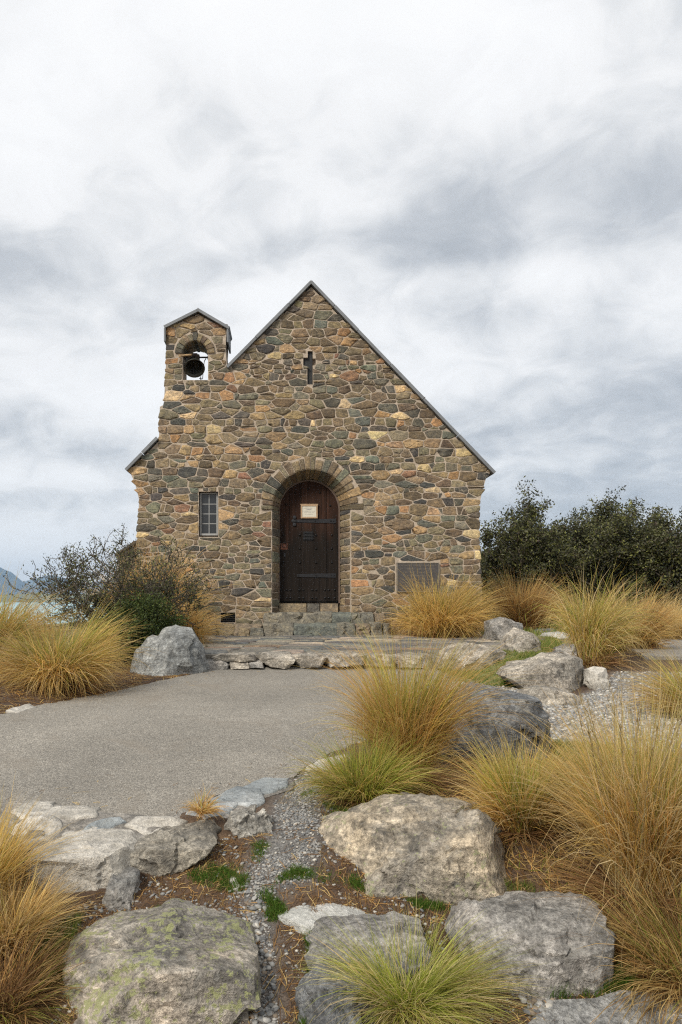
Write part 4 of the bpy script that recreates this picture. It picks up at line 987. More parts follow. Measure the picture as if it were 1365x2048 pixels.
PALF = [((0.17, 0.165, 0.155), 14), ((0.235, 0.22, 0.19), 12), ((0.29, 0.265, 0.22), 8), ((0.12, 0.13, 0.14), 8), ((0.185, 0.19, 0.18), 8), ((0.085, 0.09, 0.10), 4), ((0.36, 0.33, 0.28), 4), ((0.22, 0.17, 0.13), 3)]
for poly in cells(seeds, wts, gh, [wts[k] for k in src], 1.4, 0.013, 0.7):
    if poly is None or abs(area(poly)) < 0.006: continue
    poly = roundpoly(poly, rng, 0.15, 0.006); dz_ = rng.uniform(-0.004, 0.007); tx_, ty_ = rng.uniform(-0.01, 0.01), rng.uniform(-0.02, 0.02)
    cxx = sum(p[0] for p in poly) / len(poly); cyy = sum(p[1] for p in poly) / len(poly); n = len(poly); V = []
    for f, h in ((1.0, -0.03), (1.0, 0.004), (0.95, 0.014), (0.6, 0.016)):
        for p in poly:
            u = cxx + (p[0] - cxx) * f; v = cyy + (p[1] - cyy) * f; V.append((u, v, tz(v) - 0.006 + h + dz_ + (tx_ * (u - cxx) + ty_ * (v - cyy)) + rng.gauss(0, 0.0012)))
    V.append((cxx, cyy, tz(cyy) + 0.010 + dz_)); Fc = [(r * n + i, r * n + (i + 1) % n, (r + 1) * n + (i + 1) % n, (r + 1) * n + i) for r in range(3) for i in range(n)] + [(3 * n + i, 3 * n + (i + 1) % n, 4 * n) for i in range(n)]
    mesh_py('flagstone', V, Fc, M['stone'], bed, np.tile(np.array(pick(rng, PALF)), (len(V), 1)), origin='mid')
def block(name, x0, x1, y0, y1, z0, z1, col, mat, parent, seed, amp=0.012, nx_=7, ny_=4, nz_=4, rnd=0.25):
    """rough hewn block: a subdivided box with rounded, chipped edges"""
    bm = bmesh.new(); bmesh.ops.create_cube(bm, size=2.0)
    bmesh.ops.subdivide_edges(bm, edges=bm.edges[:], cuts=4, use_grid_fill=True)
    s = Vector(((x1 - x0) / 2, (y1 - y0) / 2, (z1 - z0) / 2)); c = Vector(((x0 + x1) / 2, (y0 + y1) / 2, (z0 + z1) / 2)); r = rnd * min(s)
    V = []
    for v in bm.verts:
        p = Vector((v.co.x * s.x, v.co.y * s.y, v.co.z * s.z)); q = Vector([max(-s[i] + r, min(s[i] - r, p[i])) for i in range(3)]); d = p - q
        if d.length > 1e-6: p = q + d.normalized() * r
        w = p + c; nv = mnoise.fractal_vec if False else None
        p += Vector((mnoise.fractal(w * 6 + Vector((seed, 0, 0)), 1, 2, 3), mnoise.fractal(w * 6 + Vector((0, seed, 9)), 1, 2, 3), mnoise.fractal(w * 6 + Vector((5, 0, seed)), 1, 2, 3) * 0.6)) * amp * 1.6
        cell = w * 5 + Vector((seed, 0, 0)); p *= 1 + 0.0 * cell.x; g_ = mnoise.cell_vector(cell) if hasattr(mnoise, 'cell_vector') else mnoise.noise_vector(cell)
        p += Vector((g_[0], g_[1], g_[2] * 0.6)) * amp * 0.22
        V.append(p + c)
    Fc = [[v.index for v in f.verts] for f in bm.faces]; bm.free()
    return mesh_py(name, V, Fc, mat, parent, np.tile(np.array(col), (len(V), 1)), seed % 3 != 0, 'base')
KM = [R8, R8, R8, R3, R7]
KS = [([(408, 1338), (412, 1322), (440, 1320), (456, 1328), (454, 1341)], 3), ([(424, 1318), (440, 1310), (500, 1309), (519, 1314), (512, 1324), (430, 1325)], 0),
      ([(459, 1324), (497, 1323), (498, 1338), (460, 1339)], 1), ([(499, 1325), (524, 1323), (527, 1336), (501, 1337)], 3),
      ([(519, 1308), (545, 1305), (580, 1308), (589, 1320), (578, 1336), (545, 1337), (524, 1328)], 2), ([(586, 1311), (640, 1308), (652, 1316), (640, 1335), (602, 1337), (590, 1325)], 0),
      ([(652, 1309), (700, 1306), (732, 1310), (728, 1332), (660, 1333)], 2), ([(730, 1311), (765, 1309), (790, 1314), (786, 1334), (735, 1333)], 1),
      ([(788, 1312), (830, 1309), (868, 1312), (876, 1325), (862, 1338), (795, 1336)], 0), ([(868, 1316), (885, 1313), (896, 1326), (890, 1340), (870, 1340)], 3)]
for i, (ol, mi_) in enumerate(KS):
    V, Fc = rock_geo([P(x, y, 8.5) for x, y in ol], 8.66, 0.19, 500 + i, 4, cuts=0, extra=2, amp=0.028, pw=26.0, planes=[((0, -0.05, 1), 0.85)])
    mesh_np('kerb_stone', V, Fc, KM[mi_], bed, smooth_=True).data.set_sharp_from_angle(angle=math.radians(24))

# steps
steps = empty('church_steps', (ACX, 12.6, 0.88), 'two rough stone steps leading up to the arched church door', 'steps')
def step_row(xs, y0, y1, pt, pb, cols, seed0):
    zt_ = P(0, pt, y0)[1]; zb_ = P(0, pb, y0)[1] - 0.03
    for i in range(len(xs) - 1):
        xa, xb = P(xs[i], 0, y0)[0] + 0.004, P(xs[i + 1], 0, y0)[0] - 0.004; zt2 = zt_ + rng.uniform(-0.012, 0.006); q = lambda k=0.014: rng.uniform(-k, k)
        ol = [(xa + q(), zb_), (xa + q(), (zb_ + zt2) / 2), (xa + 0.01 + q(0.006), zt2 + q(0.006)), ((xa + xb) / 2, zt2 + q(0.008)), (xb - 0.01 + q(0.006), zt2 + q(0.006)), (xb + q(), (zb_ + zt2) / 2), (xb + q(), zb_)]
        V, Fc = rock_geo(ol, (y0 + y1) / 2 + rng.uniform(-0.02, 0.01), (y1 - y0) / 2 + 0.01, seed0 + i, 4, cuts=0, extra=1, amp=0.03, pw=40.0)
        mesh_np('step_stone', V, Fc, M['stone'], steps, cols=np.tile(np.array(cols[i]), (len(V), 1)), smooth_=True).data.set_sharp_from_angle(angle=math.radians(24))
g1, g2, g3, b1, b2 = (0.145, 0.138, 0.112), (0.125, 0.135, 0.118), (0.185, 0.17, 0.135), (0.19, 0.15, 0.105), (0.22, 0.175, 0.11)
step_row([528, 600, 662, 703, 722, 750, 770], 12.70, 12.99, 1226, 1248, [g3, g3, g2, g1, g1, b1], 60)
step_row([470, 526, 586, 676, 712, 742, 768, 784], 12.32, 12.72, 1248, 1274, [b1, g3, g2, g1, b1, g3, g3], 71)
step_row([405, 432, 474], 12.5, 12.9, 1251, 1268, [b1, b2], 90)
step_row([478, 500, 528], 12.28, 12.5, 1256, 1276, [b2, g1], 95)

# paved path strip off to the right and the concrete corner at bottom right
def patch(name, pxs, lift, mat, label, kind='structure'):
    pts = [gp_base(*p) for p in pxs]; xs_ = []
    rr = random.Random(3); fine = []
    for i in range(len(pts)):
        a, b = Vector(pts[i]), Vector(pts[(i + 1) % len(pts)]); n = max(1, int((b - a).length / 0.08))
        for k in range(n): p = a.lerp(b, k / n); fine.append((p.x + rr.uniform(-.01, .01), p.y + rr.uniform(-.01, .01)))
    t = tessellate_polygon([[Vector((x, y, 0)) for x, y in fine]]); n = len(fine)
    zs = gbase(np.array([f[0] for f in fine]), np.array([f[1] for f in fine])) + lift
    V = [(x, y, z) for (x, y), z in zip(fine, zs)] + [(x, y, z - 0.12) for (x, y), z in zip(fine, zs)]
    o = mesh_py(name, V, list(t) + [(i, (i + 1) % n, (i + 1) % n + n, i + n) for i in range(n)], mat, origin='zero'); return tag(o, label, kind=kind)
patch('path', [(1215, 1296), (1260, 1276), (1600, 1282), (1600, 1322), (1290, 1318)], 0.03, M['asphalt'], 'pale path running off to the right beyond the tussocks')
cpx = [(1060, 2070), (1120, 2026), (1250, 2010), (1365, 2010), (1480, 2008), (1480, 2200), (1000, 2200)]
patch('concrete_kerb', cpx, 0.035, mat_rock('kerb_concrete', (0.12, 0.125, 0.125), (0.19, 0.19, 0.185), (0.27, 0.265, 0.25), 0, seed=14, dark=0.3, white=0.4), 'rough grey concrete edge at the bottom right corner')

patch('edging_bed', [(-60, 1600), (40, 1604), (120, 1614), (200, 1626), (260, 1632), (340, 1638), (372, 1622), (420, 1600), (470, 1584), (530, 1570), (585, 1560), (585, 1580), (530, 1600), (500, 1626), (455, 1640), (420, 1662), (330, 1690), (270, 1692), (80, 1706), (-60, 1700)], 0.006,
      mat_rock('edging_mortar', (0.14, 0.13, 0.115), (0.19, 0.175, 0.155), (0.25, 0.23, 0.20), 0, seed=15, dark=0.4, white=0.2, con=0.8), 'grey mortar bed under the edging slabs')
# ------------------------------------------------------------------ tussocks
STRAW, GOLD, ORANGE, GREEN, LIME, BROWN, PALE = (0.68, 0.50, 0.21), (0.60, 0.42, 0.12), (0.58, 0.34, 0.12), (0.24, 0.285, 0.045), (0.42, 0.46, 0.085), (0.24, 0.14, 0.065), (0.74, 0.60, 0.35)
def tussock(label, x, y, r0, L, spread, droop, n, width, pal_in, pal_out, seed, lean=(0, 0), z=None, locks=70, K=6, up=0.0, group='tussock grasses among the rocks', name='tussock_grass', cat='tussock', ret=False, straight=1.4):
    rg = np.random.RandomState(seed)
    if z is None: z = gz(x, y) - 0.01
    lk = rg.randint(0, locks, n); laz = rg.uniform(0, 2 * np.pi, locks); lph = spread * rg.uniform(0, 1, locks) ** 0.62; lL = rg.uniform(0.55, 1.15, locks); llx = rg.normal(0, 0.16, (locks, 2)); lb = rg.uniform(0.6, 1.4, locks)
    az = laz[lk] + rg.normal(0, 0.2, n); ph = np.abs(lph[lk] + rg.normal(0, 0.11, n)) + up; Ln = L * lL[lk] * rg.uniform(0.6, 1.08, n)
    dr_ = droop * rg.uniform(0.2, 1.5, n) * (0.5 + 0.6 * ph / max(spread, 0.1))
    rad = r0 * np.sqrt(rg.uniform(0, 1, n)); ba = az + rg.normal(0, 0.9, n)
    Pp = np.stack([x + rad * np.cos(ba), y + rad * np.sin(ba), np.full(n, z)], 1)
    side = np.stack([-np.sin(az), np.cos(az), np.zeros(n)], 1); tw = rg.uniform(-1.3, 1.3, n)
    out = np.stack([np.cos(az), np.sin(az), np.zeros(n)], 1); sidew = rg.normal(0, 0.30, n) * rg.choice([0.5, 1.0, 1.8], n)
    V = np.empty((n, K + 1, 2, 3)); C = np.empty((n, K + 1, 2, 3))
    pi_, po_ = np.array([c for c, _ in pal_in]), np.array([c for c, _ in pal_out])
    wi, wo_ = np.array([w for _, w in pal_in], float), np.array([w for _, w in pal_out], float)
    dead = rg.uniform(size=n) < 0.16; ph = np.where(dead, rg.uniform(0.85, 1.6, n), ph); az = np.where(dead, rg.uniform(0, 2 * np.pi, n), az); Ln = np.where(dead, Ln * rg.uniform(0.35, 0.75, n), Ln)
    mixo = np.clip(ph / spread + rg.normal(0, 0.25, n), 0, 1) > 0.55
    ci = pi_[rg.choice(len(pi_), n, p=wi / wi.sum())]; co = po_[rg.choice(len(po_), n, p=wo_ / wo_.sum())]
    ci = np.where(dead[:, None], np.array(BROWN) * 1.3, ci); co = np.where(dead[:, None], np.array(BROWN) * 1.5, co)
    col = np.where(mixo[:, None], co, ci) * (rg.uniform(0.65, 1.25, n) * lb[lk])[:, None]; tip = po_[rg.choice(len(po_), n, p=wo_ / wo_.sum())] * (rg.uniform(0.8, 1.25, n) * lb[lk] ** 0.5)[:, None]
    for k in range(K + 1):
        s = k / K; a = ph + dr_ * s ** straight; d = out * np.sin(a)[:, None] + side * (sidew * s)[:, None]; d[:, 2] += np.cos(a)
        d[:, 0] += (lean[0] + 0.07 + llx[lk, 0]) * s; d[:, 1] += (lean[1] + llx[lk, 1]) * s
        d /= np.linalg.norm(d, axis=1)[:, None]
        w = width * (1 - s ** 2.2) * rg.uniform(0.8, 1.2) + width * 0.08
        wv = side * np.cos(tw)[:, None] + np.cross(d, side) * np.sin(tw)[:, None]
        V[:, k, 0] = Pp - wv * w / 2; V[:, k, 1] = Pp + wv * w / 2
        f = min(1, max(0, (s - 0.5) / 0.5)); cc = col * (1 - f * 0.8) + tip * f * 0.8
        C[:, k, 0] = cc; C[:, k, 1] = cc
        Pp = Pp + d * (Ln / K)[:, None]
    zf = gbase(V[..., 0].ravel(), V[..., 1].ravel()).reshape(V.shape[:-1]) + 0.012
    V[..., 2] = np.maximum(V[..., 2], zf)
    idx = (np.arange(n)[:, None] * (K + 1) * 2 + np.arange(K)[None] * 2).ravel()
    Fc = np.stack([idx, idx + 1, idx + 3, idx + 2], 1)
    if ret: return V.reshape(-1, 3), Fc, C.reshape(-1, 3)
    o = mesh_np(name, V.reshape(-1, 3), Fc, M['grass'], cols=C.reshape(-1, 3)); return tag(o, label, cat, group)
ye = [(GREEN, 6), (LIME, 6), (GOLD, 3), (STRAW, 2)]; go = [(GOLD, 5), (STRAW, 4), (PALE, 2), (ORANGE, 3)]
orr = [(ORANGE, 4), (GOLD, 3), (BROWN, 2), (STRAW, 1)]; oro = [(ORANGE, 3), (STRAW, 3), (GOLD, 3), (PALE, 1)]
gi = [(GREEN, 5), (LIME, 4), (GOLD, 2)]; gro = [(LIME, 3), (STRAW, 4), (PALE, 3), (GREEN, 1)]
def T(px, py): g = gp_base(px, py); return g[0], g[1]
T_ = T(118, 1375); tussock('large golden tussock with green heart at the left edge of the asphalt', *T_, 0.16, 0.82, 1.0, 1.6, 5600, 0.005, ye, go, 1)
T_ = T(-25, 1330); tussock('tall gold tussock cut by the left edge of the photo, behind the large one', *T_, 0.2, 0.98, 0.85, 1.5, 4200, 0.0065, ye, go, 2)
T_ = (P(352, 0, 10.6)[0], 10.6); tussock('orange tussock spilling out beside the terrace below the church wall', *T_, 0.12, 0.78, 0.95, 1.5, 3000, 0.007, oro, oro, 3, lean=(0.15, 0))
T_ = (P(295, 0, 12.2)[0], 12.2); tussock('tall orange tussock against the left corner of the church', *T_, 0.25, 1.5, 0.75, 1.3, 3600, 0.008, orr, oro, 4)
T_ = (P(882, 0, 12.15)[0], 12.15); tussock('wide golden tussock in front of the wall plaque', *T_, 0.28, 1.06, 0.85, 1.6, 6500, 0.0075, [(GOLD, 5), (GREEN, 2), (BROWN, 2), (STRAW, 2)], [(STRAW, 4), (GOLD, 5), (ORANGE, 2)], 5, lean=(0.12, 0))
T_ = (P(1042, 0, 14.6)[0], 14.6); tussock('reddish brown tussock just past the right corner of the church', *T_, 0.20, 1.12, 0.75, 1.0, 5200, 0.008, orr, [(ORANGE, 4), (STRAW, 3), (BROWN, 2)], 6)
# large drooping one
X6, Y6 = P(1185, 0, 8.1)[0], 8.1
tussock('tall drooping tussock with arching blades to the right of the bank', X6, Y6, 0.14, 1.04, 0.32, 2.7, 2500, 0.0065, [(GREEN, 3), (GOLD, 3), (STRAW, 2), (LIME, 2)], [(STRAW, 4), (GOLD, 3), (PALE, 2), (LIME, 2)], 7, lean=(0.50, 0), straight=2.0)
T_ = (P(1262, 0, 9.2)[0], 9.2); tussock('brown tussock behind the drooping tall one', *T_, 0.18, 0.85, 0.75, 1.5, 3000, 0.007, [(BROWN, 3), (ORANGE, 3)], [(ORANGE, 2), (STRAW, 3), (GOLD, 2)], 8, lean=(0.1, 0))
T_ = T(1405, 1438); tussock('green and straw tussock at the right edge above the gravel', *T_, 0.12, 0.58, 1.0, 1.2, 3200, 0.0045, gi, go, 9)
T_ = (P(1375, 0, 11.5)[0], 11.5); tussock('low pale yellow tussock far right beside the path', *T_, 0.35, 0.75, 1.1, 1.2, 3400, 0.007, [(STRAW, 3), (GOLD, 2)], [(PALE, 3), (STRAW, 4)], 10)
T_ = (P(1300, 0, 13.5)[0], 13.5); tussock('second low pale yellow tussock, further back by the hedge', *T_, 0.4, 0.8, 1.1, 1.2, 3000, 0.008, [(STRAW, 3), (GOLD, 2)], [(PALE, 3), (STRAW, 4)], 11)
T_ = T(822, 1578); tussock('upright green and orange tussock in the middle behind the biggest boulder', T_[0], T_[1] + 0.12, 0.09, 0.80, 0.26, 1.2, 5400, 0.0032, [(GREEN, 7), (GOLD, 2), (ORANGE, 2), (LIME, 6)], [(GOLD, 4), (STRAW, 3), (ORANGE, 5), (LIME, 1)], 12, lean=(0.05, 0))
T_ = T(728, 1600); tussock('smaller green tussock leaning on the middle one at its left', *T_, 0.08, 0.42, 0.85, 1.6, 2800, 0.0032, gi, [(LIME, 3), (STRAW, 3), (GREEN, 2), (GOLD, 2)], 13)
T_ = T(1045, 1665); tussock('green hearted tussock between the dark boulder and the biggest boulder', *T_, 0.08, 0.44, 0.7, 1.2, 4200, 0.0034, [(GREEN, 6), (LIME, 6), (GOLD, 2)], go, 14)
T_ = T(1300, 1800); tussock('huge straw coloured tussock filling the right edge', *T_, 0.11, 0.80, 0.34, 1.1, 9500, 0.003, [(GREEN, 7), (LIME, 7), (STRAW, 2), (GOLD, 2)], [(STRAW, 5), (PALE, 4), (GOLD, 4), (ORANGE, 2)], 15)
T_ = T(1390, 1960); tussock('brown matted tussock at the lower right edge', *T_, 0.12, 0.42, 1.2, 1.2, 3200, 0.003, [(BROWN, 3), (ORANGE, 2), (GREEN, 3)], [(STRAW, 5), (BROWN, 2), (ORANGE, 1)], 16)
T_ = T(822, 2030); tussock('bright lime green tussock at the bottom centre', T_[0], T_[1] - 0.02, 0.06, 0.37, 1.15, 1.2, 4800, 0.0023, [(LIME, 6), (GREEN, 4), (PALE, 1)], [(LIME, 4), (PALE, 3), (STRAW, 2), (GREEN, 1)], 17, lean=(0.25, 0.1), up=0.22)
T_ = T(-40, 1800); tussock('straw tussock rising at the lower left edge', *T_, 0.08, 0.42, 0.6, 0.9, 3300, 0.0026, [(GOLD, 4), (LIME, 2), (STRAW, 3)], [(STRAW, 4), (GOLD, 4), (PALE, 1)], 18)
T_ = T(15, 1900); tussock('dry straw tussock left of the lichened boulder', *T_, 0.06, 0.31, 0.85, 0.9, 3000, 0.0025, [(GOLD, 3), (BROWN, 2), (STRAW, 4), (LIME, 1)], [(STRAW, 4), (PALE, 2), (ORANGE, 2)], 19, lean=(0.1, 0))
T_ = T(-15, 2010); tussock('dead brown thatch tussock in the bottom left corner', *T_, 0.12, 0.29, 1.4, 1.3, 3400, 0.003, [(BROWN, 5), (ORANGE, 1)], [(BROWN, 3), (STRAW, 1), (GREEN, 1)], 20)
T_ = T(405, 1655); tussock('small dead orange tuft drooping over the edging rocks', T_[0], T_[1], 0.02, 0.13, 1.3, 1.2, 450, 0.0025, [(STRAW, 3), (ORANGE, 3), (LIME, 1)], [(ORANGE, 3), (STRAW, 3)], 21, lean=(0.5, -0.35), z=gz(*T_) + 0.05)
# seed stems crossing the middle tussock
def stems(x, y, n, L, seed, lean, label):
    rg = random.Random(seed); m = MB(); z = gz(x, y)
    for i in range(n):
        p = Vector((x + rg.uniform(-.05, .05), y + rg.uniform(-.05, .05), z)); d = Vector((rg.gauss(lean[0], .18), rg.gauss(lean[1], .18), 1)).normalized(); S = 9
        for k in range(S):
            q = p + d * (L * rg.uniform(.9, 1.1) / S); m.tube(p, q, 0.0013, 0.0012, 3, (0.45, 0.36, 0.18), False)
            if k > S * 0.55:
                for _ in range(4):
                    e = p.lerp(q, rg.random()); m.tube(e, e + (d + Vector((rg.uniform(-.6, .6), rg.uniform(-.6, .6), rg.uniform(-.3, .5)))).normalized() * 0.022, 0.0022, 0.0006, 3, (0.50, 0.40, 0.22), False)
            p = q; d = (d + Vector((lean[0] * .09, lean[1] * .09, -0.10 * k / S))).normalized()
    return tag(m.build('seed_stems', M['grass'], None, cols=True), label, 'grass stems', 'tussock grasses among the rocks')
X_, Y_ = T(800, 1560); stems(X_, Y_, 14, 0.62, 5, (0.05, -0.1), 'thin flowering stems rising through the middle tussock')
X_, Y_ = T(1250, 1850); stems(X_, Y_, 22, 0.85, 6, (-0.05, -0.1), 'pale flowering stems above the huge right tussock')

# ------------------------------------------------------------------ shrubs and trees
def branches(base, n0, L, r, depth, rg, fan=0.7, zig=0.35, kids=3, shrink=0.68, upb=0.25, segs=3, lean=(0, 0)):
    segl, tips = [], []
    def grow(p, d, L, r, lev):
        for s in range(segs):
            d = (d + Vector((rg.gauss(0, zig), rg.gauss(0, zig), rg.gauss(0, zig * .6) + upb * .25))).normalized()
            q = p + d * (L / segs); r2 = r * 0.82; segl.append((p, q, r, r2, lev)); p = q; r = r2
            if lev < depth and s > 0:
                for _ in range(kids - 1 if s < segs - 1 else kids):
                    dd = (d + Vector((rg.gauss(0, .75), rg.gauss(0, .75), rg.gauss(0, .5) + upb))).normalized()
                    grow(p.copy(), dd, L * shrink * rg.uniform(.7, 1.15), r * 0.62, lev + 1)
            tips.append((p.copy(), lev, d.copy()))
    for i in range(n0):
        a = 2 * math.pi * i / n0 + rg.uniform(-.4, .4); d = Vector((math.cos(a) * fan * rg.uniform(.3, 1.1) + lean[0], math.sin(a) * fan * rg.uniform(.3, 1.1) + lean[1], 1)).normalized()
        grow(Vector(base) + Vector((math.cos(a), math.sin(a), 0)) * r * 1.2, d, L * rg.uniform(.75, 1.15), r, 0)
    return segl, tips
def tubes_np(segl, nside=3):
    n = len(segl); A = np.array([s[0][:] for s in segl]); B = np.array([s[1][:] for s in segl]); ra = np.array([s[2] for s in segl]); rb = np.array([s[3] for s in segl])
    d = B - A; d /= np.maximum(np.linalg.norm(d, axis=1), 1e-9)[:, None]; ref = np.where(abs(d[:, 2:3]) < 0.9, np.array([[0, 0, 1.0]]), np.array([[1.0, 0, 0]]))
    u = np.cross(d, ref); u /= np.linalg.norm(u, axis=1)[:, None]; w = np.cross(d, u); V = np.empty((n, 2, nside, 3))
    for k in range(nside):
        t = 2 * np.pi * k / nside; o = u * np.cos(t) + w * np.sin(t); V[:, 0, k] = A + o * ra[:, None]; V[:, 1, k] = B + o * rb[:, None]
    base = (np.arange(n) * 2 * nside)[:, None]; k = np.arange(nside)[None]; k2 = (k + 1) % nside
    Fc = np.stack([base + k, base + k2, base + nside + k2, base + nside + k], 2).reshape(-1, 4)
    return V.reshape(-1, 3), Fc
def leaves_np(C0, nper, sig, size, pal, seed, aspect=0.45):
    rg = np.random.RandomState(seed); C0 = np.asarray(C0); n = len(C0) * nper
    c = np.repeat(C0, nper, 0) + rg.normal(0, 1, (n, 3)) * sig
    d = rg.normal(size=(n, 3)); d /= np.linalg.norm(d, axis=1)[:, None]; e = np.cross(d, rg.normal(size=(n, 3))); e /= np.linalg.norm(e, axis=1)[:, None]
    s = (size * rg.uniform(.6, 1.3, n))[:, None]; V = np.stack([c - d * s, c + e * s * aspect, c + d * s, c - e * s * aspect], 1)
    pl = np.array([p for p, _ in pal]); w = np.array([x for _, x in pal], float)
    tint = np.repeat(rg.uniform(.5, 1.45, len(C0)), nper); cc = pl[rg.choice(len(pl), n, p=w / w.sum())] * (tint * rg.uniform(.75, 1.25, n))[:, None]
    return V.reshape(-1, 3), np.arange(n * 4).reshape(-1, 4), np.repeat(cc, 4, 0)
def shrub(name, label, cat, group, x, y, h, rad, seed, n0, depth, nper, lsize, pal, sig=0.06, fan=0.8, r=0.03, leafy_from=1, zig=0.3, kids=3, extra=None, upb=0.25, lean=(0, 0), z=None, frac=1.0, Lk=0.42, barkm='bark', tmin=0.0):
    rg = random.Random(seed); z = gz(x, y) - 0.03 if z is None else z
    root = empty(name, (x, y, z), label, cat, group)
    segl, tips = branches((x, y, z), n0, h * Lk, r, depth, rg, fan, zig, kids, 0.66, upb, lean=lean)
    segl = [(a, b, max(c, tmin), max(d, tmin * 0.7), e) for a, b, c, d, e in segl]; V, Fc = tubes_np(segl, 4 if len(segl) < 3000 else 3); mesh_np('stems', V, Fc, M[barkm], root)
    pts = [t[0][:] for t in tips if t[1] >= leafy_from and rg.random() < frac]
    if extra: pts += extra(rg)
    pts = np.array(pts); V, Fc, C = leaves_np(pts, nper, sig, lsize, pal, seed)
    mesh_np('crown', V, Fc, M['leaf'], root, cols=C); print(name, len(segl), len(pts) * nper); return root
DG, OG, YG, GG, DB = (0.035, 0.042, 0.016), (0.08, 0.085, 0.03), (0.16, 0.165, 0.05), (0.105, 0.105, 0.065), (0.07, 0.055, 0.038)
palT = [(DG, 3), (OG, 5), (GG, 4), (YG, 2.5), (DB, 2)]
def clump(cx_, cy_, zlo, zhi, rx, ry, n):
    def f(rg):
        out = []
        while len(out) < n:
            a = rg.uniform(0, 2 * math.pi); t = rg.random(); rr = math.sqrt(rg.uniform(.25, 1)) * (1 - 0.35 * t ** 2)
            zz = zlo + (zhi - zlo) * t * (0.75 + 0.25 * mnoise.noise(Vector((a * 1.5, cx_, 0))) * 2)
            out.append((cx_ + rx * rr * math.cos(a), cy_ + ry * rr * math.sin(a), zz))
        return out
    return f
def hedge_tree(label, px, Y, top, wpx, seed, zf=0.55, frac=0.6, n=760):
    x = P(px, 0, Y)[0]; z0 = gz(x, Y); h = P(0, top, Y)[1] - z0; w = wpx / F * Y / 2
    return shrub('evergreen_tree', label, 'tree', 'dark evergreen trees behind the tussocks', x, Y, h, w, seed, 7, 3, 22, 0.038, palT, sig=0.075, fan=0.55, r=0.07, leafy_from=1, zig=0.22, kids=3, frac=frac, upb=0.42, Lk=0.40,
                 extra=clump(x, Y, z0 + 0.05, z0 + h * zf, w, w * 0.8, n))
hedge_tree('dark twiggy tree nearest the church corner, open spiky crown', 1050, 20.0, 1008, 190, 7, 0.50, 0.55)
hedge_tree('pointed dense evergreen in the middle of the row', 1212, 20.5, 970, 170, 8, 0.66, 0.8)
hedge_tree('rounded olive green tree at the right edge of the photo', 1345, 19.5, 1000, 190, 9, 0.75, 0.8)
hedge_tree('low dark tree filling the gap between the twiggy and pointed ones', 1135, 22.0, 1095, 150, 10, 0.95, 0.5)
hedge_tree('low dark tree left of the rightmost one', 1280, 21.5, 1040, 170, 12, 0.9, 0.5)
hedge_tree('dark tree mostly hidden behind the church corner', 975, 22.0, 1075, 150, 13, 0.9, 0.5)
hedge_tree('dark tree beyond the right edge of the row', 1470, 20.5, 1030, 190, 14, 0.75, 0.7)
# shrubs left: bare divaricating one and the green prickly one
xs_, ys_ = P(250, 0, 9.4)[0], 9.4
shrub('divaricating_shrub', 'grey twiggy nearly leafless shrub with tangled zigzag branches left of church', 'shrub', None, xs_, ys_, 1.45, 0.9, 21, 11, 3, 3, 0.015, [(OG, 5), (GG, 2), (DB, 1), (YG, 2), (DG, 2)], sig=0.026, fan=1.35, r=0.02, zig=0.34, kids=3, upb=0.14, lean=(-0.30, 0), Lk=0.47, barkm='twig', tmin=0.0042)
x2, y2 = P(268, 0, 8.8)[0], 8.8
GP = [((0.05, 0.075, 0.018), 4), ((0.08, 0.11, 0.025), 3), ((0.03, 0.045, 0.014), 3), ((0.12, 0.13, 0.035), 1)]
shrub('prickly_green_shrub', 'dense dark green prickly bush beside the grey boulder left of terrace', 'shrub', None, x2, y2, 0.85, 0.4, 22, 9, 3, 9, 0.013, GP, sig=0.035, fan=0.9, r=0.015, zig=0.3, kids=3, upb=0.2, Lk=0.42,
      extra=clump(x2, y2, gz(x2, y2) + 0.05, gz(x2, y2) + 0.70, 0.44, 0.3, 1000))

# ------------------------------------------------------------------ ground scatter
def scatter(poly, n, seed, dens=None):
    rg = np.random.RandomState(seed); P_ = np.array(poly); lo, hi = P_.min(0), P_.max(0); out = np.empty((0, 2))
    while len(out) < n:
        q = rg.uniform(lo, hi, (n * 2, 2)); q = q[pip(q[:, 0], q[:, 1], poly)]
        if dens is not None: q = q[rg.uniform(size=len(q)) < dens(q[:, 0], q[:, 1])]
        out = np.concatenate([out, q])
    return out[:n]
def pebbles(name, label, pts, smin, smax, seed, pal, sub=1, flat=0.55, tag_kind='stuff', lift=0.25):
    D, Fc = ICO[sub]; rg = np.random.RandomState(seed); n = len(pts); s = smin + (smax - smin) * rg.uniform(0, 1, n) ** 2.2
    ax_ = rg.uniform(.7, 1.25, (n, 3)) * s[:, None]; ax_[:, 2] *= flat; dd = D[None] * (1 + rg.normal(0, .10, (n, len(D), 1))) * ax_[:, None]
    a = rg.uniform(0, 2 * np.pi, n); c_, s_ = np.cos(a)[:, None], np.sin(a)[:, None]
    X_ = dd[..., 0] * c_ - dd[..., 1] * s_; Y_ = dd[..., 0] * s_ + dd[..., 1] * c_; tl = rg.normal(0, .25, (n, 1))
    V = np.stack([X_ + pts[:, :1], Y_ + pts[:, 1:2], dd[..., 2] + tl * X_ + (ground(pts[:, 0], pts[:, 1]) + s * flat * lift)[:, None]], 2)
    F2 = (np.arange(n)[:, None, None] * len(D) + Fc[None]).reshape(-1, 3)
    pl = np.array([p for p, _ in pal]); w = np.array([x for _, x in pal], float); cc = pl[rg.choice(len(pl), n, p=w / w.sum())] * rg.uniform(.75, 1.25, n)[:, None]
    o = mesh_np(name, V.reshape(-1, 3), F2, M['pebble'], cols=np.repeat(cc, len(D), 0), smooth_=False, origin='zero'); return tag(o, label, kind='stuff')
